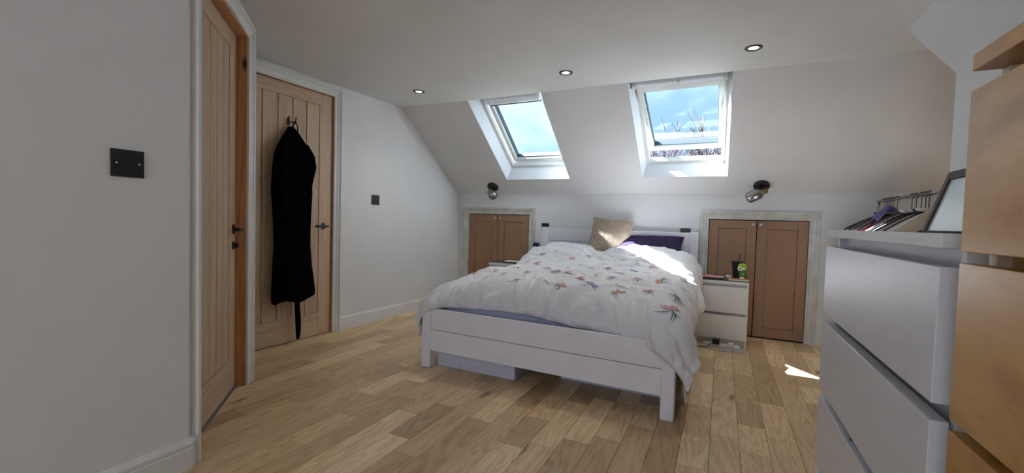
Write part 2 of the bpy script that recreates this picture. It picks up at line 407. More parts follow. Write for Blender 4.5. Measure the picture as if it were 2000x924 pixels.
# ceiling and slope
struct('ceiling', MB().box(-3.5, XE+0.2, YB-0.2, YS, H, H+0.18), 'ceiling', 'flat white plaster ceiling of the loft bedroom', 'ceiling')
SKY = [(-2.162, -1.437), (-0.707, 0.024)]; SD1 = 1.066
TAP = 0.035; RD = 0.14; OT = 0.20
mb = MB()
def srect(x0, x1, d0, d1, o): mb.poly([SP(x0, d0, o), SP(x1, d0, o), SP(x1, d1, o), SP(x0, d1, o)])
XA, XB = -3.5, XE+0.2; DEND = 2.2
for o in (0.0, OT):
    tp = 0 if o == 0 else TAP
    xs = [XA] + [q for a, b_ in SKY for q in (a+tp, b_-tp)] + [XB]
    for i in range(0, len(xs), 2): srect(xs[i], xs[i+1], -0.0 if o == 0 else -0.15, SD1-tp if o == 0 else SD1-0.045, o)
    srect(XA, XB, SD1-tp if o == 0 else SD1-0.045, DEND, o)
mb.poly([SP(XA, DEND, 0), SP(XB, DEND, 0), SP(XB, DEND, OT), SP(XA, DEND, OT)])
mb.poly([SP(XA, 0, 0), SP(XA, DEND, 0), SP(XA, DEND, OT), SP(XA, -0.15, OT)])
mb.poly([SP(XB, 0, 0), SP(XB, DEND, 0), SP(XB, DEND, OT), SP(XB, -0.15, OT)])
slope = struct('ceiling_slope', mb, 'ceiling', 'sloping white plaster ceiling holding the two skylights', 'sloped ceiling')
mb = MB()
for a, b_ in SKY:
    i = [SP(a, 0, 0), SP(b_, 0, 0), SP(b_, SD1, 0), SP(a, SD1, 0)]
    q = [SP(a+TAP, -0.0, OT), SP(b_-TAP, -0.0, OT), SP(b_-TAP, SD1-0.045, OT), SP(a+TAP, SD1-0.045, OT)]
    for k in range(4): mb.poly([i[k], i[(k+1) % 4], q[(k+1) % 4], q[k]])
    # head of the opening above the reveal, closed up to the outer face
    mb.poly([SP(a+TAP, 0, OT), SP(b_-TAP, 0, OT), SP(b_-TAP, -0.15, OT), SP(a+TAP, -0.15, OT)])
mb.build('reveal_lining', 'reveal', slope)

# walls
mb = MB()
C1 = [(-2.742, -1.960), (-0.108, 0.673)]; CZ = 1.062; KD = 0.10
xs = [-3.3, C1[0][0]-0.004, C1[0][1]+0.004, C1[1][0]-0.004, C1[1][1]+0.004, XE]
for i in (0, 2, 4): mb.box(xs[i], xs[i+1], YK, YK+KD, -0.1, ZK+0.06)
for i in (1, 3): mb.box(xs[i], xs[i+1], YK, YK+KD, CZ+0.004, ZK+0.06)
struct('wall_back', mb, 'wall', 'low white knee wall behind the bed', 'wall')
mb = MB()   # left wall, in its own frame: x along the wall, room on the -y side
D2A, D2B, DH = 1.776-YD, 2.614-YD, 1.985
mb.box(0, D2A-0.021, 0, 0.14, -0.1, H); mb.box(D2B+0.021, LLEN+0.1, 0, 0.14, -0.1, H); mb.box(D2A-0.021, D2B+0.021, 0, 0.14, DH+0.021, H)
o = struct('wall_left', mb, 'wall', 'white side wall with the far oak door and light switch', 'wall'); o.location = LO; o.rotation_euler = (0, 0, LA)
struct('wall_near', MB().box(XN-0.09, XN, YB, YN, -0.1, H), 'wall', 'white wall in the left foreground', 'wall')
D1A, D1B = 0.108, 0.868
mb = MB(); mb.prism([(0, 0, -0.1), (D1A-0.021, 0, -0.1), (D1A-0.021, 0.13, -0.1), (0.05, 0.13, -0.1)], (0, 0, H+0.1))
mb.prism([(D1B+0.021, 0, -0.1), (DL, 0, -0.1), (DL-0.05, 0.13, -0.1), (D1B+0.021, 0.13, -0.1)], (0, 0, H+0.1)); mb.box(D1A-0.021, D1B+0.021, 0, 0.13, DH+0.021, H)
o = struct('wall_diagonal', mb, 'wall', 'short white diagonal wall around the near oak door', 'wall'); o.location = (XN, YN, 0); o.rotation_euler = (0, 0, 0.75*PI)
struct('wall_return', MB().box(-3.2, XD, YD-0.09, YD, -0.1, H), 'wall', 'white return wall between the two oak doors', 'wall')
mb = MB(); T = 0.11
mb.prism([(XR, YB, -0.1), (XR, 2.455, -0.1), (XR, 2.455, 1.669), (XR, 3.06, H), (XR, YB, H)], (T, 0, 0))
struct('wall_right', mb, 'wall', 'white right wall with a slanted upper end above the drawers', 'wall')
struct('wall_alcove_end', MB().box(XE, XE+0.1, 1.9, YK+0.1, -0.1, H), 'wall', 'white end wall of the clothes alcove', 'wall')
struct('wall_alcove_near', MB().box(XR+T, XE, 1.9, 2.0, -0.1, H), 'wall', 'white near wall of the clothes alcove', 'wall')
mb = MB(); wx0, wx1, wz0, wz1 = -1.70, -0.20, 0.75, 1.95
mb.box(-2.0, wx0, YB-0.1, YB, -0.1, H); mb.box(wx1, XR+T, YB-0.1, YB, -0.1, H); mb.box(wx0, wx1, YB-0.1, YB, -0.1, wz0); mb.box(wx0, wx1, YB-0.1, YB, wz1, H)
struct('wall_rear', mb, 'wall', 'white rear wall behind the photographer with an added window opening', 'wall')
# unseen shell walls, added to keep daylight out of the voids
mb = MB(); mb.box(-3.5, -3.4, YB-0.2, 5.2, -5.5, H); struct('wall_light_block_left', mb, 'exterior', 'added shell wall on the left that blocks daylight', 'wall')
mb = MB(); mb.box(XE+0.1, XE+0.2, YB-0.2, 5.2, -5.5, H); struct('wall_light_block_right', mb, 'exterior', 'added shell wall on the right that blocks daylight', 'wall')
mb = MB(); mb.box(-3.5, XE+0.2, 5.08, 5.2, -5.5, 0.85); struct('wall_light_block_back', mb, 'exterior', 'added shell wall behind the knee wall that blocks daylight', 'wall')
mb = MB(); mb.box(-3.4, -2.0, YB-0.2, YB-0.1, -5.5, H); mb.box(XR+T, XE+0.1, YB-0.2, YB-0.1, -5.5, H); mb.box(-2.0, XR+T, YB-0.2, YB-0.1, -5.5, -0.1)
struct('wall_light_block_rear', mb, 'exterior', 'added shell wall around the rear opening that blocks daylight', 'wall')
struct('ground', MB().box(-60, 60, -30, 90, -5.7, -5.5), 'grass', 'grassy ground outside far below the loft', 'ground')
# unseen rear window, added to go with the fill lamp
w3 = empty('window_added', 'added white framed window in the unseen rear wall', 'window', (0, YB, 0), 0, None, 'structure')
mb = MB()
for bx in ((wx0, wx0+0.06, wz0, wz1), (wx1-0.06, wx1, wz0, wz1), (-0.98, -0.92, wz0, wz1)): mb.box(bx[0], bx[1], -0.08, -0.03, bx[2], bx[3])
mb.box(wx0, wx1, -0.08, -0.03, wz0, wz0+0.06); mb.box(wx0, wx1, -0.08, -0.03, wz1-0.06, wz1)
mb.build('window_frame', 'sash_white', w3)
MB().box(wx0+0.05, wx1-0.05, -0.058, -0.052, wz0+0.05, wz1-0.05).build('pane', 'pane_glass', w3)

# skirting: profile swept along a plan line
SKP = [(0, 0), (0.019, 0), (0.019, 0.080), (0.016, 0.084), (0.016, 0.089), (0.019, 0.092), (0.018, 0.102), (0.011, 0.112), (0.007, 0.119), (0, 0.119)]
def skirting(name, pts, label, closed_ends=True):
    """pts: plan points, room on the right-hand side when walking"""
    pts = [Vector((p[0], p[1])) for p in pts]; rs = []
    for i, p in enumerate(pts):
        d0 = (p-pts[i-1]).normalized() if i else None; d1 = (pts[i+1]-p).normalized() if i < len(pts)-1 else None
        n0 = Vector((d0.y, -d0.x)) if d0 else None; n1 = Vector((d1.y, -d1.x)) if d1 else None
        if n0 is None: m_ = n1
        elif n1 is None: m_ = n0
        else: m_ = (n0+n1)/(1+n0.dot(n1))
        rs.append([(p.x+m_.x*a, p.y+m_.y*a, z) for a, z in SKP])
    mb = MB(); mb.rings(rs, True, True)
    struct(name, mb, 'trim', label, 'skirting board')
def diag(u, o=0.0): return (XN-u*RT+o*RT, YN+u*RT+o*RT)
def leftw(x): q = LO+LDIR*x; return (q.x, q.y)
ARW = 0.078
skirting('baseboard_near', [(XN, YB), (XN, YN), diag(D1A-ARW)], 'white moulded skirting board of the foreground wall')
skirting('baseboard_diagonal', [diag(D1B+ARW), (XD, YD), (XD-0.12, YD)], 'short white skirting piece at the near door corner')
skirting('baseboard_left', [leftw(D2B+ARW), leftw(LLEN)], 'white moulded skirting board along the left side wall')
skirting('baseboard_back', [(C1[0][1]+0.08, YK), (C1[1][0]-0.08, YK)], 'white skirting board along the knee wall behind the bed')
skirting('baseboard_corner', [(C1[1][1]+0.08, YK), (XE, YK)], 'white skirting board right of the larger cupboard')
skirting('baseboard_right', [(XR, 2.455), (XR, YB)], 'white skirting board behind the chests of drawers')

# ------------------------------------------------------------------ doors
ARP = [(0.0, 0.0), (0.0, 0.010), (0.006, 0.014), (0.016, 0.014), (0.020, 0.010), (0.026, 0.012), (0.040, 0.020), (0.048, 0.020), (0.052, 0.025), (0.058, 0.030), (0.074, 0.030), (ARW, 0.026), (ARW, 0.0)]
def architrave(x0, x1, h, mat, parent, prof=ARP, foot=0.0):
    mb = MB()
    path = [((x0, foot), (-1, 0)), ((x0, h), (-1, 1)), ((x1, h), (1, 1)), ((x1, foot), (1, 0))]
    mb.rings([[(p[0]+m_[0]*o, -d, p[1]+m_[1]*o) for o, d in prof] for p, m_ in path], True, True)
    return mb.build('architrave', mat, parent)
def lever(parent, x, z, yf, direction):
    """black lever handle on an oblong backplate; direction +1/-1 along x"""
    h = empty('handle'); h.parent = parent; h.location = (x, yf, z)
    def P(mb_, nm): o = mb_.build(nm, 'black_metal', h, True); return o
    bp = MB()
    pts = []
    for k in range(24):
        a = 2*PI*k/24; pts.append((0.016*math.cos(a), 0, 0.016*math.sin(a)+(0.012 if math.sin(a) > 0 else -0.012)))
    bp.prism(pts, (0, -0.008, 0)); o = bp.build('backplate', 'black_metal', h, False, 0.002)
    lv = MB(); lv.tube([(0, -0.006, 0), (0, -0.046, 0)], 0.009, 12)
    lv.tube([(-0.012*direction, -0.046, 0), (0.02*direction, -0.048, 0), (0.07*direction, -0.049, 0), (0.104*direction, -0.047, 0)], [0.0095, 0.009, 0.008, 0.0085], 12)
    P(lv, 'lever')
    return h
def plank_door(name, x0, x1, origin, rz, recess, label, handle_dir, hx, hz, lock=False, groove_gap=0.109, stile=0.118):
    d = empty(name, label, 'door', origin, rz, None, 'structure')
    w0, w1 = x0+0.003, x1-0.003; y0, y1 = recess, recess+0.035; zb, zt = 0.006, DH-0.004
    MB().box(w0, w0+stile, y0, y1, zb, zt).build('stile', 'oak_door', d, False, 0.0012)
    MB().box(w1-stile, w1, y0, y1, zb, zt).build('stile', 'oak_door', d, False, 0.0012)
    MB().box(w0+stile, w1-stile, y0, y1, 1.888, zt).build('rail', 'oak_rail', d, False, 0.0012)
    MB().box(w0+stile, w1-stile, y0, y1, zb, 0.192).build('rail', 'oak_rail', d, False, 0.0012)
    n = max(1, round((w1-w0-2*stile)/groove_gap)); pw = (w1-w0-2*stile)/n
    for k in range(n):
        a = w0+stile+k*pw
        MB().box(a+0.002, a+pw-0.002, y0+0.002, y1-0.002, 0.192, 1.888).build('plank', 'oak_door', d, False, 0.004, 1)
    MB().box(w0+stile-0.002, w1-stile+0.002, y0+0.008, y1-0.008, 0.18, 1.90).build('core', 'black_gap', d)
    return d
d1 = plank_door('door_1', D1A, D1B, (XN, YN, 0), 0.75*PI, 0.053, 'oak plank door with black lever and lock in the diagonal wall', 1, 0, 0)
for q in (D1A-0.02, D1B): MB().box(q, q+0.02, 0, 0.125, 0, DH).build('lining', 'pine', d1, False, 0.001)
mb = MB(); mb.box(D1A-0.02, D1B+0.02, 0, 0.125, DH, DH+0.02); mb.build('lining_head', 'pine', d1, False, 0.001)
architrave(D1A-0.003, D1B+0.003, DH+0.004, 'trim', d1)
MB().box(D1A, D1B, 0.040, 0.075, 0.0006, 0.005).build('threshold_strip', 'threshold', d1, False, 0.001)
lever(d1, D1B-0.052, 0.905, 0.053, -1)
tl = empty('thumb_turn'); tl.parent = d1; tl.location = (D1B-0.052, 0.053, 0.815)
mb = MB(); mb.lathe([(0.0, 0), (0.022, 0), (0.022, 0.006), (0.020, 0.008), (0.0, 0.008)], 20, Matrix.Rotation(PI/2, 4, 'X')); mb.build('rose', 'black_metal', tl, True)
mb = MB(); mb.box(-0.005, 0.005, -0.028, -0.006, -0.014, 0.014); mb.build('turn', 'black_metal', tl, False, 0.002)
d2 = plank_door('door_2', D2A, D2B, LO, LA, 0.012, 'oak plank door in the side wall with the black robe hung on it', -1, 0, 0)
for q in (D2A-0.02, D2B): MB().box(q, q+0.02, 0, 0.13, 0, DH).build('lining', 'pine', d2)
mb = MB(); mb.box(D2A-0.02, D2B+0.02, 0, 0.13, DH, DH+0.02); mb.build('lining_head', 'pine', d2)
architrave(D2A-0.004, D2B+0.004, DH+0.003, 'trim', d2)
lever(d2, 2.535-YD, 0.905, 0.012, -1)

# ------------------------------------------------------------------ skylights
def ring_mb(x0, x1, d0, d1, wx, wd0, wd1, o0, o1, fn):
    mb = MB()
    def bx(a0, a1, b0, b1):
        n = len(mb.v)
        for oo in (o0, o1):
            for (x, d) in ((a0, b0), (a1, b0), (a1, b1), (a0, b1)): mb.v.append(tuple(fn(x, d, oo)))
        for q in ((0, 3, 2, 1), (4, 5, 6, 7), (0, 1, 5, 4), (1, 2, 6, 5), (2, 3, 7, 6), (3, 0, 4, 7)): mb.quad(*[n+i for i in q])
    bx(x0, x0+wx, d0, d1); bx(x1-wx, x1, d0, d1); bx(x0+wx, x1-wx, d0, d0+wd0); bx(x0+wx, x1-wx, d1-wd1, d1)
    mb.bx = bx
    return mb
def skylight(name, a, b_, label, theta, blind, gl=None):
    w = empty(name, label, 'skylight', SP((a+b_)/2, 0.5, 0), 0, None, 'structure')
    org = Vector(w.location)
    def L(x, d, o): return SP(x, d, o)-org
    fa, fb_ = a+TAP, b_-TAP; f0, f1 = -0.06, SD1-0.045
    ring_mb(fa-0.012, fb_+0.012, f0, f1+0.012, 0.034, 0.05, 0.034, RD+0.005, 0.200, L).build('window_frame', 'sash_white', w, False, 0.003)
    ring_mb(fa-0.06, fb_+0.06, f0-0.05, f1+0.06, 0.066, 0.07, 0.066, 0.198, 0.215, L).build('flashing', 'smoke_mid', w)
    pd, po = 0.50, 0.235; ct, st = math.cos(theta), math.sin(theta)
    def LS(x, d, o):
        dd, oo = d-pd, o-po
        return L(x, pd+dd*ct-oo*st, po+dd*st+oo*ct)
    sa, sb = fa+0.026, fb_-0.026; s0, s1 = 0.0, f1-0.026
    sw = 0.042
    if gl: sa, sb, s0, s1 = gl[0]-sw, gl[1]+sw, 0.004, gl[3]+sw+0.006
    tr_ = (gl[2]-s0) if gl else 0.085
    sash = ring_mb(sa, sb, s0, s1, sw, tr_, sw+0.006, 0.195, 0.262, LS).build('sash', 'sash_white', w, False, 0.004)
    ring_mb(sa+sw-0.001, sb-sw+0.001, s0+tr_-0.001, s1-sw-0.005, 0.007, 0.007, 0.012, 0.222, 0.262, LS).build('glazing_seal', 'rubber_seal', sash)
    ring_mb(sa-0.004, sb+0.004, s0, s1+0.004, sw-0.006, 0.06, sw-0.004, 0.262, 0.300, LS).build('cladding', 'smoke_mid', sash)
    g = MB(); n = 0
    for oo in (0.238, 0.246):
        for (x, d) in ((sa+sw, s0+tr_), (sb-sw, s0+tr_), (sb-sw, s1-sw), (sa+sw, s1-sw)): g.v.append(tuple(LS(x, d, oo)))
    for q in ((0, 3, 2, 1), (4, 5, 6, 7), (0, 1, 5, 4), (1, 2, 6, 5), (2, 3, 7, 6), (3, 0, 4, 7)): g.quad(*q)
    g.build('pane', 'pane_glass', w)
    if blind:
        c = MB(); r = []
        for x in (a+0.095, b_-0.095):
            r.append([L(x, d, o) for d, o in ((0.02, 0.185), (0.02, 0.12), (0.10, 0.115), (0.165, 0.130), (0.185, 0.150), (0.185, 0.185))])
        c.rings(r, True, True); bl = c.build('blind_cassette', 'grey_blind', w, False, 0.004)
        c = MB(); r = []
        for x in (a+0.097, b_-0.097): r.append([L(x, d, o) for d, o in ((0.185, 0.155), (0.185, 0.180), (0.205, 0.182), (0.205, 0.160))])
        c.rings(r, True, True); c.build('bottom_bar', 'smoke_mid', bl, False, 0.001)
    else:
        c = MB(); r = []
        for x in (sa+0.004, sb-0.004):
            r.append([LS(x, d+s0, o) for d, o in ((0.005, 0.195), (0.0, 0.165), (0.02, 0.148), (0.055, 0.150), (0.075, 0.170), (0.078, 0.195))])
        c.rings(r, True, True); bar = c.build('handle_bar', 'grey_blind', w, False, 0.004)
        c = MB(); n0 = (sa+sb)/2
        r = [[LS(x, d+s0, o) for d, o in ((0.005, 0.166), (0.02, 0.140), (0.06, 0.142), (0.078, 0.168))] for x in (n0-0.010, n0+0.010)]
        c.rings(r, True, True); c.build('latch', 'sash_white', bar, False, 0.002)
        for s_ in (sa+0.002, sb-0.002):
            c = MB(); r = [[LS(x, d+s0, o) for d, o in ((0.0, 0.2), (-0.004, 0.160), (0.02, 0.140), (0.06, 0.142), (0.084, 0.166), (0.084, 0.2))] for x in (s_-0.016, s_+0.016)]
            c.rings(r, True, True); c.build('end_cap', 'sash_white', bar, False, 0.003)
    return w
skylight('window_1', *SKY[0], 'closed white skylight nearer the side wall with a rolled blind', 0.0, True)
skylight('window_2', *SKY[1], 'tilted open white skylight above the right of the bed', math.radians(13.6), False, (-0.628, -0.062, 0.176, 0.990))

# ------------------------------------------------------------------ eaves cupboards
def shaker_door(x0, x1, parent, knob_x, ajar=0.0):
    d = empty('cupboard_door'); d.parent = parent
    sw = 0.075; z0, z1 = 0.012, CZ-0.004; y0, y1 = -0.004, 0.014
    mb = MB(); mb.box(x0, x0+sw, y0, y1, z0, z1); mb.box(x1-sw, x1, y0, y1, z0, z1); mb.box(x0+sw, x1-sw, y0, y1, z1-0.075, z1); mb.box(x0+sw, x1-sw, y0, y1, z0, z0+0.085)
    mb.build('frame', 'mdf', d, False, 0.0012)
    MB().box(x0+sw+0.002, x1-sw-0.002, y0+0.010, y1-0.002, z0+0.087, z1-0.077).build('panel', 'mdf', d)
    MB().box(x0+sw-0.004, x1-sw+0.004, y1-0.003, y1+0.002, z0+0.08, z1-0.07).build('groove_shade', 'black_gap', d)  # black sheet that paints a shadow line into the slot round the panel
    kb = MB(); kb.lathe([(0.0, 0.0), (0.008, 0.0), (0.006, 0.008), (0.008, 0.012), (0.0145, 0.017), (0.0155, 0.022), (0.012, 0.027), (0.0, 0.029)], 20, Matrix.Translation((knob_x, y0, z1-0.036)) @ Matrix.Rotation(PI/2, 4, 'X'))
    kb.build('knob', 'steel', d, True)
    return d
def cupboard(k, label):
    a, b_ = C1[k]; c = empty('eaves_cupboard', label, 'cupboard', ((a+b_)/2, YK, 0)); hw = (b_-a)/2
    architrave(-hw-0.004, hw+0.004, CZ+0.004, 'primed', c, [(o_, d_*0.8) for o_, d_ in ARP])
    shaker_door(-hw+0.002, -0.0035, c, -0.030); shaker_door(0.0035, hw-0.002, c, 0.030)
    MB().box(-hw-0.003, hw+0.003, 0.02, 0.09, 0.0, 0.012).build('sill', 'black_gap', c)
    return c
cupboard(0, 'brown panelled eaves cupboard behind the bed beside the side wall')
cupboard(1, 'brown panelled eaves cupboard behind the bedside unit with the tumbler')

# ------------------------------------------------------------------ ceiling downlights
def downlight(x, y, label):
    e = empty('downlight', label, 'ceiling light', (x, y, H), 0, 'recessed ceiling downlights')
    mb = MB(); mb.lathe([(0.029, -0.001), (0.029, -0.004), (0.046, -0.0055), (0.0495, -0.003), (0.0495, 0.0), (0.029, 0.0)], 32)
    mb.build('trim_ring', 'black_metal', e, True)
    mb = MB(); mb.lathe([(0.0, -0.0022), (0.0288, -0.0022), (0.0288, -0.0008), (0, -0.0008)], 24); mb.build('lamp_face', 'lamp_glow', e)
    li = bpy.data.lights.new('downlight_beam', 'SPOT'); li.energy = 9; li.spot_size = math.radians(115); li.spot_blend = 1.0; li.shadow_soft_size = 0.03; li.color = (1.0, 0.93, 0.84)
    lo = bpy.data.objects.new('downlight_beam', li); COL.objects.link(lo); lo.parent = e; lo.location = (0, 0, -0.012)
downlight(-2.407, 3.030, 'black rimmed ceiling downlight nearest the side wall')
downlight(-1.074, 3.035, 'black rimmed ceiling downlight between the two skylights')
downlight(0.126, 3.026, 'black rimmed ceiling downlight right of the open skylight')

# ------------------------------------------------------------------ wall lamps on the slope
def wall_lamp(x, d, aim, label, swing):
    """aim: direction of the shade axis in world space"""
    e = empty('wall_lamp', label, 'wall lamp', SP(x, d, 0), 0, 'smoked glass wall lamps over the bed'); org = Vector(e.location)
    R = (-NV).to_track_quat('Z', 'Y').to_matrix().to_4x4()
    e.scale = (1.26, 1.26, 1.26)
    mb = MB(); mb.lathe([(0, 0), (0.050, 0), (0.052, 0.006), (0.050, 0.016), (0.044, 0.021), (0.0, 0.022)], 36, R); mb.build('base', 'black_metal', e, True)
    j = -NV*0.068
    mb = MB(); mb.tube([-NV*0.018, j], 0.0065, 12); mb.build('stem', 'brass', e, True)
    A = Vector(aim).normalized(); RA = Matrix.Translation(j - A*0.035) @ A.to_track_quat('Z', 'Y').to_matrix().to_4x4()
    mb = MB(); mb.lathe([(0, 0), (0.017, 0), (0.0185, 0.004), (0.0185, 0.046), (0.017, 0.050), (0, 0.050)], 28, RA); mb.build('lamp_holder', 'brass', e, True)
    RG = RA @ Matrix.Translation((0, 0, 0.040))
    mb = MB(); mb.lathe([(0.019, 0.0), (0.030, 0.003), (0.037, 0.012), (0.0385, 0.024), (0.0385, 0.078), (0.034, 0.092), (0.022, 0.099), (0.0, 0.101)], 36, RG); mb.build('shade', 'smoked_glass', e, True)
    mb = MB(); mb.lathe([(0.0, 0.005), (0.012, 0.008), (0.014, 0.030), (0.020, 0.050), (0.018, 0.066), (0.0, 0.074)], 24, RG); mb.build('bulb', 'chrome', e, True)
wall_lamp(-2.378, 1.172, (0.62, -0.62, -0.42), 'smoked glass wall lamp left of the bed above the smaller cupboard view', 1)
wall_lamp(0.296, 1.190, (-0.86, -0.30, -0.42), 'smoked glass wall lamp above the bedside unit with the tumbler', -1)
bpy.data.objects['wall_lamp']['label'] = 'smoked glass wall lamp left of the bed near the side wall'

# ------------------------------------------------------------------ switches and sockets
def switch(label, origin, rz, x, z, rocker=True, horizontal_screws=True):
    e = empty('light_switch', label, 'light switch', origin, rz)
    def off(mb): return mb
    e.location = Vector(origin) + Matrix.Rotation(rz, 3, 'Z') @ Vector((x, 0, z))
    MB().box(-0.046, 0.046, -0.0075, 0, -0.046, 0.046).build('plate', 'black_plastic', e, False, 0.0015)
    MB().box(-0.016, 0.016, -0.0115, -0.007, -0.013, 0.013).build('rocker', 'black_plastic', e, False, 0.002)
    for s_ in (-0.031, 0.031):
        mb = MB(); mb.lathe([(0, 0), (0.0036, 0), (0.003, 0.0014), (0, 0.0016)], 12, Matrix.Translation((s_, -0.0073, 0)) @ Matrix.Rotation(PI/2, 4, 'X')); mb.build('screw', 'chrome', e, True)
    return e
switch('black light switch with two screws on the foreground wall', (XN, 0, 0), PI/2, 0.754, 1.155)
switch('small black light switch on the side wall right of the far door', LO, LA, 3.095-YD, 1.153)
def socket(label, x, z, w):
    e = empty('wall_socket', label, 'socket', (x, YK, z))
    MB().box(-w/2, w/2, -0.010, 0, -0.043, 0.043).build('plate', 'black_plastic', e, False, 0.002)
    for s_ in ((-0.036, 0.036) if w > 0.1 else (0,)):
        MB().box(s_-0.005, s_+0.005, -0.0125, -0.009, 0.018, 0.032).build('rocker', 'black_plastic', e, False, 0.001)
    return e
socket('black wall socket peeking over the left headboard post', -1.759, 0.935, 0.086)
socket('black wall socket peeking over the headboard near its right post', -0.314, 0.928, 0.092)

# ------------------------------------------------------------------ bed
BX0, BX1 = -1.78, -0.18; BC = (BX0+BX1)/2
BRZ = -0.016
bed = empty('bed', 'white painted wooden double bed frame', 'bed', (BC, 2.33, 0), 0)
hw = (BX1-BX0)/2
def bpart(nm, x0, x1, y0, y1, z0, z1, bev=0.004, mat='bed_white'): return MB().box(x0, x1, y0, y1, z0, z1).build(nm, mat, bed, False, bev)
for s_ in (-1, 1):
    x0 = -hw if s_ < 0 else hw-0.068
    dy = 0.014 if s_ < 0 else -0.014
    bpart('foot_post', x0, x0+0.068, -0.022+dy, 0.046+dy, 0, 0.405, 0.008)
    bpart('head_post', -0.782 if s_ < 0 else 0.714, -0.704 if s_ < 0 else 0.79, 2.030, 2.085, 0, 0.938, 0.006)
    bpart('side_rail', -hw+0.012 if s_ < 0 else hw-0.040, -hw+0.040 if s_ < 0 else hw-0.012, 0.046, 2.03, 0.16, 0.36)
def skew_board(nm, z0, z1, th=0.026):
    mb = MB(); x0, x1 = -hw+0.066, hw-0.066
    pts = [(x0, -0.010+0.012, z0), (x1, -0.010-0.012, z0), (x1, -0.010-0.012+th, z0), (x0, -0.010+0.012+th, z0)]
    mb.prism(pts, (0, 0, z1-z0)); return mb.build(nm, 'bed_white', bed, False, 0.003)
skew_board('foot_board', 0.2605, 0.398); skew_board('foot_board', 0.118, 0.2575)
mb = MB(); mb.box(-hw+0.07, hw-0.07, 0.03, 0.055, 0.16, 0.30); mb.build('cross_rail', 'bed_white', bed)
bpart('head_board', -0.706, 0.716, 2.036, 2.070, 0.797, 0.930, 0.003)
bpart('head_board', -0.706, 0.716, 2.036, 2.070, 0.655, 0.794, 0.003)
bpart('head_board', -0.706, 0.716, 2.036, 2.070, 0.40, 0.652, 0.003)
for k in range(9): bpart('slat', -hw+0.04, hw-0.04, 0.16+k*0.21, 0.24+k*0.21, 0.20, 0.215, 0.002)

def pillow_mesh(mb, w, h, t_, nu=28, nv=22, pinch=0.35, seedv=0.0, wr=0.006):
    def P(i, j, sgn):
        u = -1+2*i/(nu-1); v_ = -1+2*j/(nv-1)
        e = max(0, (1-abs(u)**2.6))*max(0, (1-abs(v_)**2.6))
        x = u*w/2*(1-0.06*(1-abs(v_))**0+0.05*abs(v_)**3); y = v_*h/2*(1+0.05*abs(u)**3-0.04)
        z = sgn*t_/2*(e**pinch)
        if e > 0: z += wr*noise.noise(Vector((x*11+seedv, y*11, sgn*3)))*e**0.3
        return (x, y, z)
    mb.grid(lambda i, j: P(i, j, 1), nu, nv); mb.grid(lambda i, j: P(i, j, -1), nu, nv)
    return mb

# mattress under a lavender sheet
mat_ = MB().box(-1.735, -0.232, 2.425, 4.345, 0.217, 0.530).build('mattress', 'sheet_lavender', None, True, 0.055, 5)
tag(mat_, 'mattress in a lavender fitted sheet on the bed frame', 'mattress')
def place(o, loc, rot): o.location = loc; o.rotation_euler = rot
pw = MB(); pillow_mesh(pw, 0.70, 0.46, 0.17); p1 = pw.build('pillow', 'purple', None, True)
place(p1, (-0.66, 4.205, 0.715), (math.radians(44), math.radians(-2), math.radians(-2)))
tag(p1, 'dark purple pillow leaning at the right of the headboard', 'pillow', 'purple pillows')
p2 = p1.copy(); COL.objects.link(p2); place(p2, (-1.36, 4.12, 0.622), (math.radians(12), math.radians(2), math.radians(2)))
p2['label'] = 'dark purple pillow mostly hidden at the left of the headboard'

# duvet: a plan point (p across, q from head to foot) folded over the mattress edge
DW, DR = 0.640, 0.190
DQ0 = 4.18; DQ1 = 2.575                  # flat part in Y
PMAX = DW+0.40
def smooth(a, b_, x): x = min(1, max(0, (x-a)/(b_-a))); return x*x*(3-2*x)
def q_over(p): return 0.285 + 0.045*(p/DW if abs(p) < DW else math.copysign(1, p))
NU, NVv = 240, 250
QLEN = (DQ0-DQ1)
def duvet_raw(p, q):
    """q: distance from the head edge"""
    ep = max(0, abs(p)-DW); eq = max(0, q-QLEN)
    e = math.hypot(ep, eq)
    x = max(-DW, min(DW, p)); y = DQ0-min(q, QLEN)
    yy = y
    top = 0.600 - 0.022*smooth(0.1, 0.6, -x)*smooth(0.4, 0.8, q) + 0.022*math.cos(min(1, abs(x)/DW)*PI/2)*smooth(0, 0.5, q) - 0.030*smooth(QLEN-0.45, QLEN, q)
    head = 1-smooth(0.05, 0.62, q)
    top += head*(0.170 - 0.07*math.exp(-((x+0.05)/0.16)**2) + 0.02*smooth(-0.2, 0.5, x) - 0.06*smooth(0.50, 0.72, abs(x)))
    top += 0.018*noise.noise(Vector((x*2.3, yy*2.3, 4.0)))
    if e > 1e-6:
        th = min(e/DR, PI/2*0.97); hh = DR*math.sin(th); vv = DR*(1-math.cos(th)); ex = e-DR*th
        if ex > 0: hh += ex*0.10; vv += ex*0.995
        dx, dy = math.copysign(ep/e, p), eq/e
        bul = 1+0.40*abs(2*dx*dy)
        x += dx*hh*bul; y -= dy*hh*bul; z = top-vv
    else: z = top
    fr = smooth(QLEN-0.15, QLEN+0.22, q)
    y -= fr*(0.085*smooth(0.30, 0.80, p)+0.055*smooth(0.50, 0.85, -p))
    return Vector((x+BC, y, z))
def duvet_q(i, j):
    p = -PMAX+2*PMAX*i/(NU-1)
    return p, j/(NVv-1)*(QLEN+q_over(p))
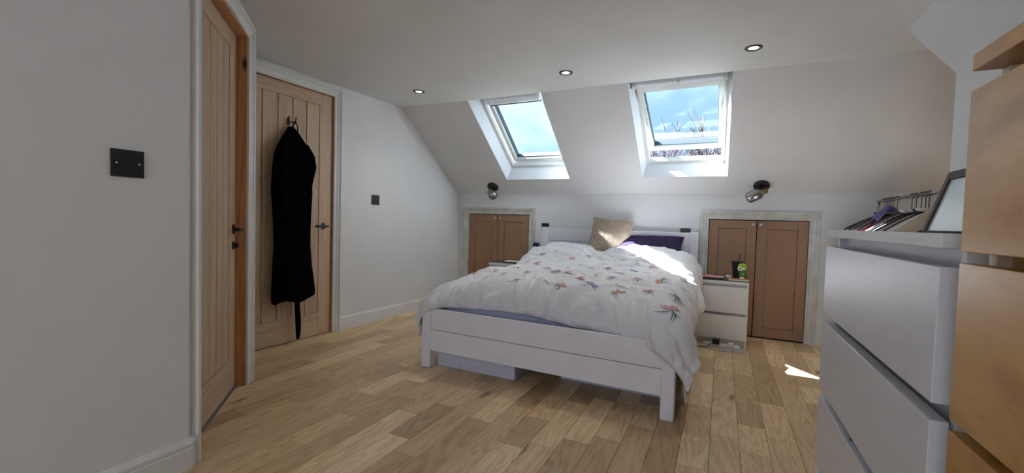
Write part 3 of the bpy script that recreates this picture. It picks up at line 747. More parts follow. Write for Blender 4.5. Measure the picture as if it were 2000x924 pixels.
def fold(p, q):
    """height of the crumpled cloth above the smooth shape: rounded ridges, sharp valleys"""
    def rv(x, y, z): return 2.4*abs(noise.noise(Vector((x, y, z))))-0.55
    ff = smooth(QLEN-0.42, QLEN+0.02, q); tt = 1-ff*0.75; a = 0.0
    w = noise.noise(Vector((p*2.6, q*2.2, 7.7)))
    a += ff*0.022*rv(p*7.5+w*1.6+q*1.5, q*1.5+w, 1.3)
    a += ff*0.011*rv(p*16+w*2.5-q*3, q*3.4+w, 5.1)
    for ang, f1, f2, am, zz in ((0.55, 2.4, 8.0, 0.016, 2.2), (-0.35, 3.0, 11.0, 0.010, 9.2), (0.1, 5.0, 19.0, 0.006, 4.4)):
        pp = p*math.cos(ang)+q*math.sin(ang); qq = -p*math.sin(ang)+q*math.cos(ang)
        a += tt*am*rv(pp*f1+w*0.8, qq*f2+w*1.8, zz)
    a += 0.005*noise.noise(Vector((p*22, q*22, 3.0))) + 0.003*noise.noise(Vector((p*48, q*48, 6.0)))
    sd = smooth(DW-0.05, DW+0.2, abs(p)); a += sd*0.016*rv(p*4+w, q*8.0+w, 11.0)
    return a
GR = []
for j in range(NVv):
    row = []
    for i in range(NU):
        p, q = duvet_q(i, j); row.append(duvet_raw(p, q))
    GR.append(row)
DUV = [[None]*NU for _ in range(NVv)]; DNO = [[None]*NU for _ in range(NVv)]
for j in range(NVv):
    for i in range(NU):
        a = GR[j][min(i+1, NU-1)]-GR[j][max(i-1, 0)]; b_ = GR[min(j+1, NVv-1)][i]-GR[max(j-1, 0)][i]
        n = b_.cross(a); 
        if n.length < 1e-9: n = Vector((0, 0, 1))
        n.normalize()
        p, q = duvet_q(i, j)
        ql = QLEN+q_over(p)
        hem = min(PMAX-abs(p), ql-q, q+0.02)
        puff = 0.030*(1-math.exp(-max(0, hem)/0.025))-0.012
        DUV[j][i] = GR[j][i] + n*(puff + fold(p, q)*min(1, max(0, hem)/0.03)); DNO[j][i] = n
mb = MB(); mb.grid(lambda i, j: DUV[j][i], NU, NVv)
duvet = mb.build('duvet', 'cotton', None, True)
sm_ = duvet.modifiers.new('solid', 'SOLIDIFY'); sm_.thickness = 0.022; sm_.offset = -1.0
tag(duvet, 'white crumpled duvet with embroidered flowers spread over the bed', 'duvet')
def duvet_at(p, q, lift=0.0):
    fi = (p+PMAX)/(2*PMAX)*(NU-1); fj = q/(QLEN+q_over(p))*(NVv-1)
    fi = min(NU-1.001, max(0, fi)); fj = min(NVv-1.001, max(0, fj)); i, j = int(fi), int(fj); a, b_ = fi-i, fj-j
    def mixp(G): return (G[j][i]*(1-a)+G[j][i+1]*a)*(1-b_)+(G[j+1][i]*(1-a)+G[j+1][i+1]*a)*b_
    return mixp(DUV)+mixp(DNO).normalized()*lift
def motif(p, q, size, rot, flower, leaf, rnd):
    """embroidered sprig laid on the duvet"""
    mb = MB(); cr, sr = math.cos(rot), math.sin(rot)
    def put(pts, mi, lift):
        mb.cur = mi; mb.poly([duvet_at(p+(x*cr-y*sr)*size, q-(x*sr+y*cr)*size, lift) for x, y in pts])
    def leafp(x0, y0, ang, L, w, mi, lift):
        ca, sa_ = math.cos(ang), math.sin(ang); k = 5; prev = None
        for s_ in range(k+1):
            u = s_/k; ww = w*math.sin(PI*min(1, u*0.95+0.05))**0.8; bend = 0.12*L*math.sin(u*PI)
            c_ = (x0+ca*L*u-sa_*bend, y0+sa_*L*u+ca*bend); l_ = (c_[0]-sa_*ww, c_[1]+ca*ww); r_ = (c_[0]+sa_*ww, c_[1]-ca*ww)
            if prev: put([prev[0], prev[1], r_, l_], mi, lift)
            prev = (l_, r_)
    rg = random.Random(rnd)
    for k in range(rg.randint(4, 6)):
        leafp(0, -0.05, -PI/2+rg.uniform(-1.9, 1.9), rg.uniform(0.4, 0.85), rg.uniform(0.016, 0.035), 1, 0.0030)
    leafp(0, 0.1, -PI/2+rg.uniform(-0.4, 0.4), 1.0, 0.02, 1, 0.0030)
    if flower is not None:
        n = rg.randint(8, 11)
        for k in range(n): leafp(0, 0.05, PI*(0.02+0.96*k/(n-1))+rg.uniform(-0.12, 0.12), rg.uniform(0.40, 0.75), 0.045, 0, 0.0036)
        for k in range(3): leafp(rg.uniform(-0.4, 0.4), rg.uniform(0.1, 0.4), rg.uniform(0, PI), 0.25, 0.06, 0, 0.0040)
    mb.build('flower', [flower or leaf, leaf], duvet)
FLOWERS = [(-0.413, 0.314, 0.075, 0.3, None, 'thread_grey'),
    (-0.527, 0.38, 0.07, 0.2, 'thread_blue', 'thread_green'),
    (-0.231, 0.444, 0.075, -0.3, 'thread_coral', 'thread_green'),
    (-0.1, 0.302, 0.085, 0.1, None, 'thread_green'),
    (0.231, 0.398, 0.075, 0.2, None, 'thread_green'),
    (0.535, 0.31, 0.08, 1.2, None, 'thread_grey'),
    (0.492, 0.526, 0.085, 0.9, 'thread_coral', 'thread_green'),
    (0.666, 0.458, 0.08, 0.4, 'thread_pink', 'thread_green'),
    (-0.074, 0.628, 0.075, 1.0, 'thread_blue', 'thread_green'),
    (0.074, 0.487, 0.08, -0.5, None, 'thread_grey'),
    (0.37, 0.477, 0.085, -1.1, None, 'thread_green'),
    (-0.509, 1.005, 0.07, 0.8, 'thread_coral', 'thread_green'),
    (-0.091, 1.233, 0.075, -0.7, 'thread_blue', 'thread_green'),
    (-0.283, 1.299, 0.07, 1.0, 'thread_coral', 'thread_green'),
    (-0.692, 1.371, 0.07, 0.3, 'thread_coral', 'thread_green'),
    (-0.231, 1.61, 0.085, 0.2, 'thread_blue', 'thread_green'),
    (-0.022, 1.623, 0.085, 0.7, None, 'thread_grey'),
    (0.091, 1.645, 0.085, -0.4, 'thread_coral', 'thread_green'),
    (0.126, 1.35, 0.075, 0.5, 'thread_coral', 'thread_green'),
    (0.274, 1.603, 0.075, -0.8, 'thread_blue', 'thread_green'),
    (0.004, 1.245, 0.07, 0.2, 'thread_coral', 'thread_green'),
    (0.187, 1.185, 0.07, 1.4, None, 'thread_green'),
    (0.318, 1.26, 0.075, -0.5, 'thread_blue', 'thread_grey'),
    (0.326, 0.914, 0.08, 0.4, 'thread_blue', 'thread_green'),
    (0.37, 0.731, 0.08, -0.3, 'thread_blue', 'thread_grey'),
    (0.5, 1.268, 0.075, 0.9, 'thread_pink', 'thread_green'),
    (0.439, 1.45, 0.095, 0.1, None, 'thread_grey'),
    (0.448, 1.628, 0.095, 0.0, 'thread_coral', 'thread_grey'),
    (0.605, 1.521, 0.095, 0.2, 'thread_pink', 'thread_green'),
    (0.631, 1.212, 0.08, 1.2, 'thread_coral', 'thread_green'),
    (0.64, 1.072, 0.07, -0.6, 'thread_pink', 'thread_green'),
    (0.744, 0.738, 0.07, 0.5, 'thread_blue', 'thread_grey'),
    (0.762, 1.166, 0.05, 0.2, None, 'thread_green'),
    (0.744, 1.453, 0.08, -0.9, 'thread_blue', 'thread_green'),
    (0.727, 1.702, 0.085, 0.1, 'thread_pink', 'thread_green'),
    (-0.605, 0.534, 0.06, -0.3, None, 'thread_green'),
    (-0.196, 1.108, 0.07, 0.6, 'thread_coral', 'thread_grey'),
    (-0.135, 0.853, 0.07, 0.9, None, 'thread_green'),
    (-0.57, 1.27, 0.07, 0.3, None, 'thread_green'),
    (0.283, 0.92, 0.07, 0.8, 'thread_blue', 'thread_green'),
    (0.422, 0.416, 0.07, 0.4, None, 'thread_green'),
    (0.178, 0.787, 0.07, -0.2, 'thread_coral', 'thread_green'),
    (-0.492, 0.611, 0.07, 0.4, 'thread_pink', 'thread_green'),
    (0.057, 0.821, 0.07, 0.2, 'thread_blue', 'thread_green'),
    (-0.379, 1.474, 0.07, -0.3, 'thread_pink', 'thread_green'),
    (-0.5, 1.512, 0.07, 0.6, None, 'thread_grey')]
for k, f_ in enumerate(FLOWERS): motif(f_[0], f_[1], f_[2]*0.92, *f_[3:], 100+k)

# cream sheet hanging under the duvet on the right side
mb = MB(); nu, nv = 40, 14
def CS(i, j):
    y = 2.40+0.95*i/(nu-1); v_ = j/(nv-1)
    return Vector((-0.142+0.018*math.sin(y*31+v_*2)*v_+0.010*noise.noise(Vector((y*14, v_*4, 1)))-0.02*(1-v_), y, 0.40-0.35*v_+0.02*math.sin(y*6)))
mb.grid(CS, nu, nv); o = mb.build('valance_sheet', 'cream_sheet', None, True); o.modifiers.new('s', 'SOLIDIFY').thickness = 0.004
tag(o, 'cream sheet edge hanging below the duvet beside the foot post', 'sheet')

# fluffy cushion
cu = empty('cushion', 'fluffy beige square cushion leaning on the pillows', 'cushion')
mb = MB(); pillow_mesh(mb, 0.41, 0.41, 0.12, 26, 26, 0.42, 2.0, 0.004); mb.build('cover', 'fur', cu, True)
mb = MB(); rg = random.Random(5)
for k in range(9000):
    u, v_ = rg.uniform(-0.985, 0.985), rg.uniform(-0.985, 0.985)
    e = max(0, (1-abs(u)**2.6))*max(0, (1-abs(v_)**2.6)); z = 0.060*(e**0.42)
    x = u*0.2*(0.94+0.05*abs(v_)**3); y = v_*0.2*(0.96+0.05*abs(u)**3)
    n = Vector((u*0.9*abs(u)**1.5, v_*0.9*abs(v_)**1.5, 0.75)).normalized()
    d = (n*0.5+Vector((rg.uniform(-0.8, 0.8), rg.uniform(-1.1, 0.5), 0))).normalized(); L = rg.uniform(0.008, 0.017)
    sd = d.cross(n); sd = sd.normalized()*0.0014 if sd.length > 1e-4 else Vector((0.0014, 0, 0))
    b0 = Vector((x, y, z-0.002)); m0 = b0+d*L*0.55+n*0.003; t0 = b0+d*L+n*0.001
    k0 = len(mb.v); mb.v += [tuple(b0-sd), tuple(b0+sd), tuple(m0+sd), tuple(m0-sd), tuple(t0)]
    mb.quad(k0, k0+1, k0+2, k0+3); mb.quad(k0+3, k0+2, k0+4)
fu = mb.build('fur', 'fur', cu); fu['kind'] = 'stuff'
# corners measured in the photograph set its in-plane axes
ux = Vector((0.385, 0.03, -0.035)).normalized(); vy = Vector((0.13, 0.14, 0.28)).normalized(); vy = (vy-ux*0.18)
vy = vy.normalized(); wz = ux.cross(vy).normalized(); vy = wz.cross(ux)
cu.matrix_world = Matrix(((ux.x, vy.x, wz.x, -0.995), (ux.y, vy.y, wz.y, 4.276), (ux.z, vy.z, wz.z, 0.853), (0, 0, 0, 1)))

# storage boxes under the bed
def sbox(x0, x1, y0, y1, h, label):
    e = empty('storage_box', label, 'storage box', ((x0+x1)/2, y0, 0), 0, 'underbed storage boxes')
    w = (x1-x0)/2; d = y1-y0
    MB().box(-w, w, 0, d, 0, h).build('body', 'box_lavender', e, False, 0.008)
    MB().box(-w-0.004, w+0.004, -0.004, d+0.004, h, h+0.012).build('lid', 'box_lavender', e, False, 0.004)
sbox(-1.70, -1.12, 2.40, 3.00, 0.150, 'pale lavender storage box under the bed beside the left foot post')
sbox(-0.885, -0.26, 2.585, 3.2, 0.150, 'pale storage box under the bed behind the right of the footboard')

# ------------------------------------------------------------------ bedside units
def bedside(x0, label, yf):
    e = empty('bedside_unit', label, 'bedside table', (x0+0.2, yf, 0), 0, 'white two drawer bedside units')
    dd = YK-yf-0.032
    mb = MB(); mb.box(-0.2, -0.184, 0.018, dd, 0, 0.525); mb.box(0.184, 0.2, 0.018, dd, 0, 0.525); mb.box(-0.184, 0.184, dd-0.01, dd, 0.02, 0.525); mb.box(-0.184, 0.184, 0.045, dd, 0.05, 0.06)
    mb.box(-0.184, 0.184, 0.040, 0.050, 0.0, 0.525)
    mb.build('carcass', 'unit_white', e, False, 0.001)
    MB().box(-0.2, 0.2, 0.0, dd, 0.525, 0.547).build('top', 'unit_white', e, False, 0.0012)
    MB().box(-0.198, 0.198, 0.002, dd-0.004, 0.5475, 0.553).build('glass_top', 'top_glass', e, False, 0.001)
    MB().box(-0.196, 0.196, 0.0, 0.018, 0.286, 0.500).build('drawer_front', 'unit_white', e, False, 0.0012)
    MB().box(-0.196, 0.196, 0.0, 0.018, 0.064, 0.262).build('drawer_front', 'unit_white', e, False, 0.0012)
    return e
bedside(-0.182, 'white two drawer bedside unit with a black tumbler on top', 3.975)
bedside(-2.205, 'white bedside unit beyond the bed mostly hidden by the duvet', 4.0)

# ------------------------------------------------------------------ chests of drawers
def chest(name, label, x0, y0, y1, h, n, mat, edge, tops, fh):
    e = empty(name, label, 'chest of drawers', (x0, y0, 0)); L = y1-y0; D = 0.48
    for q in (0, L-0.018): MB().box(0.030, D, q, q+0.018, 0, h-0.023).build('side_panel', edge, e, False, 0.001)
    mb = MB(); mb.box(0.046, 0.056, 0.018, L-0.018, 0.0, h-0.023); mb.box(D-0.012, D-0.004, 0.018, L-0.018, 0.0, h-0.023); mb.build('carcass', mat, e)
    MB().box(0, D, 0, L, h-0.023, h).build('top', mat, e, False, 0.0015)
    for k in range(n):
        zt = tops-0.24*k; zb_ = max(0.02, zt-fh)
        dr = empty('drawer'); dr.parent = e
        MB().box(0, 0.024, 0.0, L, zb_, zt).build('drawer_front', mat, dr, False, 0.0015)
        MB().box(0.024, 0.40, 0.03, L-0.03, zb_+0.02, zt-0.035).build('drawer_box', edge, dr)
    return e
wc = chest('chest_of_drawers', 'white stained four drawer chest beside the birch chest', 0.304, 0.886, 1.684, 0.999, 4, 'chest_white', 'chest_white', 0.947, 0.213)
bc = chest('chest_of_drawers', 'tall birch veneer chest of drawers at the right edge', 0.304, 0.022, 0.826, 1.248, 5, 'birch', 'birch_edge', 1.198, 0.224)
MB().box(0.010, 0.016, 0.46, 0.475, 0.4665, 0.4672).build('scuff', 'blue_scuff', wc)

# frame with an even pale green panel on the white chest
me_ = empty('table_frame', 'dark wooden frame with a pale panel leaning on the white chest', 'picture frame', (0.476, 1.5, 0.9995))
me_.rotation_euler = (0, math.radians(17), -PI/2)
# local x along -Y (towards the camera), local y = +X (back), z up
me_.matrix_world = Matrix.Translation((0.476, 1.512, 1.0005)) @ Matrix.Rotation(math.radians(17), 4, 'Y') @ Matrix.Rotation(-PI/2, 4, 'Z')
mb = MB(); mw, mh, fw = 0.36, 0.165, 0.022
mb.box(0, fw, 0, 0.016, 0, mh); mb.box(mw-fw, mw, 0, 0.016, 0, mh); mb.box(fw, mw-fw, 0, 0.016, mh-fw, mh); mb.box(fw, mw-fw, 0, 0.016, 0, 0.005)
mb.build('frame', 'mahogany', me_, False, 0.003)
MB().box(fw-0.003, mw-fw+0.003, 0.005, 0.009, 0.003, mh-fw+0.003).build('pale_panel', 'panel_pale_green', me_)
MB().box(0.01, mw-0.01, 0.012, 0.018, 0.01, mh-0.01).build('back_board', 'mahogany', me_)
MB().box(mw*0.45, mw*0.55, 0.016, 0.060, 0.0, 0.010).build('prop', 'mahogany', me_)

# ------------------------------------------------------------------ robe on the far door
def DR2(y, z, out): q = LO+LDIR*(y-YD)+Vector((math.cos(LA+PI/2), math.sin(LA+PI/2), 0))*(0.012-out); return Vector((q.x, q.y, z))
hk = empty('door_hook', 'black double coat hook on the far oak door', 'hook', DR2(2.215, 1.70, 0), LA)
MB().box(-0.012, 0.012, -0.005, 0, -0.03, 0.03).build('plate', 'black_metal', hk, False, 0.002)
for s_ in (-1, 1):
    mb = MB(); mb.tube([(s_*0.006, -0.004, 0.0), (s_*0.018, -0.025, -0.010), (s_*0.026, -0.045, -0.006), (s_*0.028, -0.052, 0.018), (s_*0.028, -0.052, 0.030)], [0.004, 0.004, 0.004, 0.004, 0.006], 10); mb.build('prong', 'black_metal', hk, True)
rb = empty('robe', 'long black dressing gown hanging on the far oak door', 'dressing gown', DR2(2.22, 0.34, 0.0), 0)
RO = Vector(rb.location)
prof = [(1.655, 2.195, 2.235, .040), (1.625, 2.175, 2.262, .060), (1.56, 2.130, 2.305, .085), (1.49, 2.085, 2.355, .105), (1.43, 2.062, 2.392, .115), (1.385, 2.055, 2.400, .12), (1.34, 2.050, 2.375, .12), (1.25, 2.045, 2.362, .118), (1.17, 2.040, 2.372, .118),
        (1.05, 2.052, 2.368, .112), (0.9, 2.063, 2.362, .11), (0.76, 2.066, 2.360, .112), (0.6, 2.055, 2.372, .118), (0.47, 2.048, 2.392, .125), (0.40, 2.046, 2.402, .128), (0.345, 2.046, 2.395, .128)]
nz_, ns = 90, 72
def rprof(z):
    for a, b_ in zip(prof, prof[1:]):
        if b_[0] <= z <= a[0]:
            f = (a[0]-z)/(a[0]-b_[0]); return [a[k]*(1-f)+b_[k]*f for k in (1, 2, 3)]
    return list(prof[-1][1:])
rs = []
for a in range(nz_):
    z = 1.655-(1.655-0.345)*a/(nz_-1); l, r, dp = rprof(z); c_ = (l+r)/2; w = (r-l)/2; ring = []
    fall = smooth(0.05, 0.5, a/(nz_-1))
    for k in range(ns):
        th = 2*PI*k/ns
        fo = 1+fall*0.13*(1-2.4*abs(noise.noise(Vector((math.cos(th)*2.6, math.sin(th)*2.6, z*0.9)))))*(1 if math.sin(th) > -0.2 else 0)
        yy = c_+w*math.cos(th)*(1 if abs(math.cos(th)) > 0.9 else 1); dd = 0.012+dp/2+dp/2*math.sin(th)*fo
        hz = 0.0
        if a > nz_-3: hz = 0.03*smooth(0.3, 1.0, math.cos(th)) - 0.012*math.sin(5*th)
        ring.append(DR2(yy, z+hz, max(0.006, dd))-RO)
    rs.append(ring)
mb = MB(); mb.rings(rs, True, True); mb.build('gown', 'velvet', rb, True)
mb = MB()   # a sleeve hanging in front
mb.tube([DR2(2.29, 1.52, .085)-RO, DR2(2.335, 1.44, .09)-RO, DR2(2.352, 1.37, .085)-RO, DR2(2.315, 1.24, .09)-RO, DR2(2.30, 1.0, .09)-RO], [0.030, 0.038, 0.040, 0.040, 0.035], 16); mb.build('sleeve', 'velvet', rb, True)
mb = MB(); mb.tube([DR2(2.13, 1.50, .085)-RO, DR2(2.11, 1.40, .09)-RO, DR2(2.10, 1.25, .095)-RO, DR2(2.11, 1.05, .09)-RO, DR2(2.12, 0.95, .085)-RO], [0.03, 0.034, 0.038, 0.038, 0.034], 16); mb.build('sleeve', 'velvet', rb, True)
mb = MB(); mb.tube([DR2(2.243, 1.695, .048)-RO, DR2(2.23, 1.675, .045)-RO, DR2(2.215, 1.63, .04)-RO], 0.004, 8)
mb.tube([DR2(2.243, 1.695, .048)-RO, DR2(2.262, 1.665, .045)-RO, DR2(2.268, 1.62, .04)-RO], 0.004, 8); mb.build('hanging_loop', 'velvet', rb, True)
mb = MB(); bw = [(0.42, .017), (0.33, .018), (0.25, .021), (0.16, .022), (0.08, .019), (0.03, .012)]
r = []
for z, w in bw:
    yc = 2.268+0.006*math.sin(z*14); r.append([DR2(yc-w, z, .055)-RO, DR2(yc+w, z, .055)-RO, DR2(yc+w, z, .066)-RO, DR2(yc-w, z, .066)-RO])
mb.rings(r, True, True); mb.build('belt', 'velvet', rb, True, 0.003)

# ------------------------------------------------------------------ clothes rail and garments
RX, RZ_ = 1.105, 1.232
mb = MB(); mb.tube([(RX, YK-0.10, RZ_), (RX, 2.02, RZ_)], 0.0125, 16)
ra = empty('clothes_rail', 'chrome clothes rail in the alcove behind the white chest', 'clothes rail', (RX, 4.3, 0))
mb2 = MB(); mb2.tube([(0, 0.065, RZ_), (0, -2.29, RZ_)], 0.0125, 16); mb2.build('rail', 'chrome', ra, True)
for y in (0.03, -2.24):
    mb2 = MB(); mb2.tube([(0, y, RZ_), (0, y, 0.02)], 0.0125, 14); mb2.build('upright', 'chrome', ra, True)
    mb2 = MB(); mb2.tube([(-0.2, y, 0.0125), (0.2, y, 0.0125)], 0.0125, 12); mb2.build('foot', 'chrome', ra, True)
def garment(y, mat, label, name='hanging_shirt', w=0.20, drop=0.085, length=0.88, th=0.035, hmat='black_plastic', tilt=0.0, up=0.0, group='clothes on the rail'):
    e = empty(name, label, 'garment', (RX, y, 0), 0, group)
    zn = RZ_-0.088+up
    def sh(x): return zn-0.012-drop*(abs(x)/w)**1.25 if abs(x) <= w else zn-0.012-drop-1.6*(abs(x)-w)
    hg = MB()
    hook = [(0, 0, zn), (0, 0, zn+0.045)] + [(0.021*math.sin(a)-0.0*a, 0, RZ_+0.003-0.0+0.021*math.cos(a)*-1+0.0) for a in []]
    pts = [(0, 0, zn), (0.0, 0, zn+0.035)]
    for k in range(10):
        a = -0.25*PI+1.35*PI*k/9; pts.append((-0.0175*math.cos(a)*1.0 if False else 0.0175*math.sin(a-0.25*PI+0.0), 0, RZ_-0.0175*math.cos(a-0.25*PI)*1.0))
    pts = [(0, 0, zn)] + [(0.0155*math.cos(a), 0, RZ_+0.0155*math.sin(a)) for a in [(-90+27*k)*PI/180 for k in range(10)]]
    hg.tube(pts, 0.0024, 6)
    hp = [(x, 0, sh(x)-0.004) for x in [(-w*0.98+2*w*0.98*k/16) for k in range(17)]]
    hg.tube(hp, 0.006, 8); hg.build('hanger', hmat, e, True)
    mb = MB(); nx, nv = 37, 26; W2 = w+0.035
    rgv = y*13.7
    for sg in (1, -1):
        def P(i, j):
            x = -W2+2*W2*i/(nx-1); v_ = j/(nv-1)
            edge = 1-(abs(x)/W2)**4
            z = sh(x)+0.003-length*v_*(1.0)
            fo = noise.noise(Vector((x*13, v_*1.2+rgv, sg*2.0)))
            yy = sg*(th*(min(1, v_*7)**0.5)*(0.55+0.45*edge) + 0.012*fo*min(1, v_*4))
            xx = x*(1-0.06*math.sin(v_*PI)) + 0.006*noise.noise(Vector((v_*5, rgv, x)))
            if abs(i-(nx-1)/2) < 4 and j == 0: z -= 0.004
            return (xx, yy+tilt*v_, z)
        mb.grid(P, nx, nv)
    mb.build('cloth', mat, e, True)
    cl = MB(); cl.tube([(0.055*math.cos(a), 0.030*math.sin(a), zn-0.014+0.006*math.cos(2*a)) for a in [2*PI*k/20 for k in range(21)]], 0.007, 8); cl.build('collar', mat, e, True)
    return e
GS = [(4.21, 'g_navy', 'dark navy top hung at the far end of the rail', 0.232, 0.12, 'black_plastic'),
      (4.15, 'g_pattern', 'grey and black patterned shirt hung near the far end of the rail', 0.226, 0.12, 'black_plastic'),
      (4.085, 'g_grey', 'plain grey top hung before the red patterned garment', 0.212, 0.12, 'black_plastic'),
      (4.015, 'g_red', 'red patterned garment hung on the rail', 0.190, 0.12, 'black_plastic'),
      (3.93, 'g_brown', 'dark brown garment hung next to the red one', 0.125, 0.085, 'black_plastic'),
      (3.67, 'g_white', 'white top hung after the dark brown garment', 0.250, 0.15, 'black_plastic'),
      (3.60, 'g_grey', 'pale grey shirt hung between two white tops', 0.242, 0.14, 'black_plastic'),
      (3.52, 'g_pinkish', 'pinkish beige blouse hung on the rail', 0.232, 0.14, 'black_plastic'),
      (3.46, 'g_navy', 'black blouse hung between the pinkish and the white ones', 0.15, 0.11, 'black_plastic'),
      (3.41, 'g_white', 'white blouse hung behind the cream one', 0.212, 0.135, 'black_plastic'),
      (3.33, 'g_cream', 'cream blouse on a white plastic hanger', 0.178, 0.125, 'white_plastic')]
for y, m_, lb, w, dr, hm in GS: garment(y, m_, lb, w=w, drop=dr, hmat=hm, th=0.034)
garment(3.08, 'g_navy', 'dark navy jacket hung just behind the picture frame', 'hanging_jacket', 0.20, 0.13, 0.80, 0.03, up=-0.045)
sc = MB()
def BGE(i, j):
    u = -1+2*i/28; v_ = j/13; a = abs(u)
    z = RZ_+0.020-0.012*(a*6)**2 if a < 0.1 else RZ_+0.0157-0.62*(a-0.1)/0.9
    x = u*0.24 if a < 0.1 else math.copysign(0.024+0.115*((a-0.1)/0.9)**0.8, u)
    return (RX+x+0.006*noise.noise(Vector((v_*5, u*4, 2)))*a, 2.62+0.40*v_+0.03*a*math.sin(v_*9), z)
sc.grid(BGE, 29, 14); o = sc.build('draped_cloth', 'g_beige', None, True); so = o.modifiers.new('s', 'SOLIDIFY'); so.thickness = 0.010; so.offset = 1
tag(o, 'beige cloth folded over the near end of the rail', 'cloth')
# purple scarf thrown over the hangers
sc = MB(); 
def SCF(i, j):
    u = -1+2*i/15; v_ = -1+2*j/15
    return (RX-0.030+u*0.085, 3.985+v_*0.06, RZ_-0.045-0.085*abs(u)**1.5-0.03*v_*v_+0.012*noise.noise(Vector((u*3, v_*3, 8))))
sc.grid(SCF, 16, 16); o = sc.build('scarf', 'g_purple', None, True); o.modifiers.new('s', 'SOLIDIFY').thickness = 0.012
tag(o, 'deep purple scarf draped over the hangers', 'scarf')

# ------------------------------------------------------------------ things on the bedside units
ZT = 0.5535
tb = empty('tumbler', 'black tumbler with a straw on the bedside unit', 'tumbler', (0.131, 4.17, ZT))
mb = MB(); mb.lathe([(0, 0.0), (0.029, 0.0), (0.031, 0.004), (0.043, 0.135), (0.0455, 0.137), (0.0455, 0.142), (0.0, 0.142)], 32); mb.build('cup', 'tumbler_black', tb, True)
mb = MB(); mb.lathe([(0, 0.142), (0.047, 0.142), (0.047, 0.148), (0.040, 0.152), (0, 0.152)], 32); mb.build('lid', 'tumbler_black', tb, True)
mb = MB(); mb.tube([(0.004, 0, 0.05), (0.010, 0.0, 0.150), (0.020, 0.0, 0.215)], 0.0035, 10); mb.build('straw', 'tumbler_black', tb, True)
yb = empty('yellow_book', 'yellow covered paperback lying at the edge of the bedside unit', 'book', (0.143, 4.05, ZT), 0.03)
MB().box(-0.074, 0.072, -0.05, 0.05, 0.0015, 0.010).build('pages', 'paper', yb)
mb = MB(); mb.box(-0.076, 0.074, -0.052, 0.052, 0.0, 0.0016); mb.box(-0.076, 0.074, -0.052, 0.052, 0.010, 0.0116); mb.box(-0.0775, -0.075, -0.052, 0.052, 0, 0.0116); mb.build('cover', 'yellow_cover', yb, False, 0.0005)
mb = MB()
for k in range(9): mb.box(-0.06+k*0.013, -0.052+k*0.013, -0.044, -0.040, 0.0116, 0.0119)
mb.build('title_print', 'dark_cover', yb)
tu = empty('hand_cream_tube', 'lime green tube standing on its white cap before the tumbler', 'tube', (0.167, 4.075, ZT+0.0117), 0.05)
mb = MB(); mb.lathe([(0, 0), (0.0185, 0), (0.0185, 0.016), (0.016, 0.018), (0, 0.018)], 24); mb.build('cap', 'white_plastic', tu, True)
rs = []
for k, (z, a, b_) in enumerate([(0.016, .019, .017), (0.03, .0215, .018), (0.05, .0235, .017), (0.07, .026, .016), (0.085, .030, .014), (0.10, .033, .011), (0.113, .032, .008), (0.122, .026, .005), (0.128, .016, .003), (0.130, .006, .002)]):
    rs.append([(a*math.cos(2*PI*i/28), b_*math.sin(2*PI*i/28), z) for i in range(28)])
mb = MB(); mb.rings(rs[3:], True, True); mb.build('body', 'lime', tu, True)
mb = MB(); mb.rings(rs[:4], True, True); mb.build('lower_body', 'leaf_green', tu, True)
def disc(nm, x, z, a, b_, yv, mat, par, inner=0.0):
    mb = MB(); n = 24
    ro = [(x+a*math.cos(2*PI*i/n), yv, z+b_*math.sin(2*PI*i/n)) for i in range(n)]
    if inner:
        ri = [(x+a*inner*math.cos(2*PI*i/n), yv, z+b_*inner*math.sin(2*PI*i/n)) for i in range(n)]
        mb.rings([ro, ri, [(p[0], p[1]+0.0012, p[2]) for p in ri], [(p[0], p[1]+0.0012, p[2]) for p in ro], ro], True, False)
    else: mb.prism(ro, (0, 0.0012, 0))
    return mb.build(nm, mat, par)
disc('label_ring', -0.016, 0.086, 0.021, 0.019, -0.0165, 'white_plastic', tu, 0.62)
disc('label_oval', 0.002, 0.088, 0.016, 0.010, -0.0168, 'paper', tu)
disc('label_band', 0.004, 0.105, 0.013, 0.007, -0.0150, 'red_print', tu)
disc('label_line', 0.004, 0.105, 0.009, 0.0025, -0.0156, 'yellow_cover', tu)
mb = MB(); mb.box(-0.012, 0.014, -0.0178, -0.0165, 0.040, 0.048); mb.box(-0.010, 0.012, -0.0178, -0.0165, 0.028, 0.034); mb.build('label_text_block', 'lime', tu)
lb_ = empty('lip_balm', 'small pale pink and grey stick lying beside the yellow book', 'cosmetic', (0.063, 4.10, ZT+0.0117), -0.1)
mb = MB(); mb.lathe([(0, 0), (0.010, 0), (0.010, 0.026), (0, 0.026)], 18, Matrix.Translation((0.012, 0, 0.0105)) @ Matrix.Rotation(-PI/2, 4, 'Y')); mb.build('tube', 'grey_blind', lb_, True)
mb = MB(); mb.box(0.012, 0.030, -0.010, 0.010, 0.0, 0.022); mb.build('cap', 'pink_cover', lb_, False, 0.003)
nb = empty('notebook', 'pink covered notebook lying on the bedside unit', 'notebook', (-0.065, 4.09, ZT), -0.06)
MB().box(-0.10, 0.10, -0.065, 0.065, 0.0, 0.005).build('lower_cover', 'dark_cover', nb, False, 0.002)
MB().box(-0.097, 0.098, -0.063, 0.063, 0.005, 0.012).build('pages', 'dark_cover', nb, False, 0.001)
MB().box(-0.10, 0.10, -0.066, 0.066, 0.012, 0.017).build('upper_cover', 'pink_cover', nb, False, 0.002)
pc = MB().box(-0.03, 0.05, -0.02, 0.055, 0.0, 0.006).build('phone_case', 'pink_cover', None, False, 0.003); pc.location = (-0.09, 4.09, ZT+0.0173); pc.rotation_euler = (0, 0, 0.2)
tag(pc, 'flat pink case lying on top of the pink notebook', 'phone case')
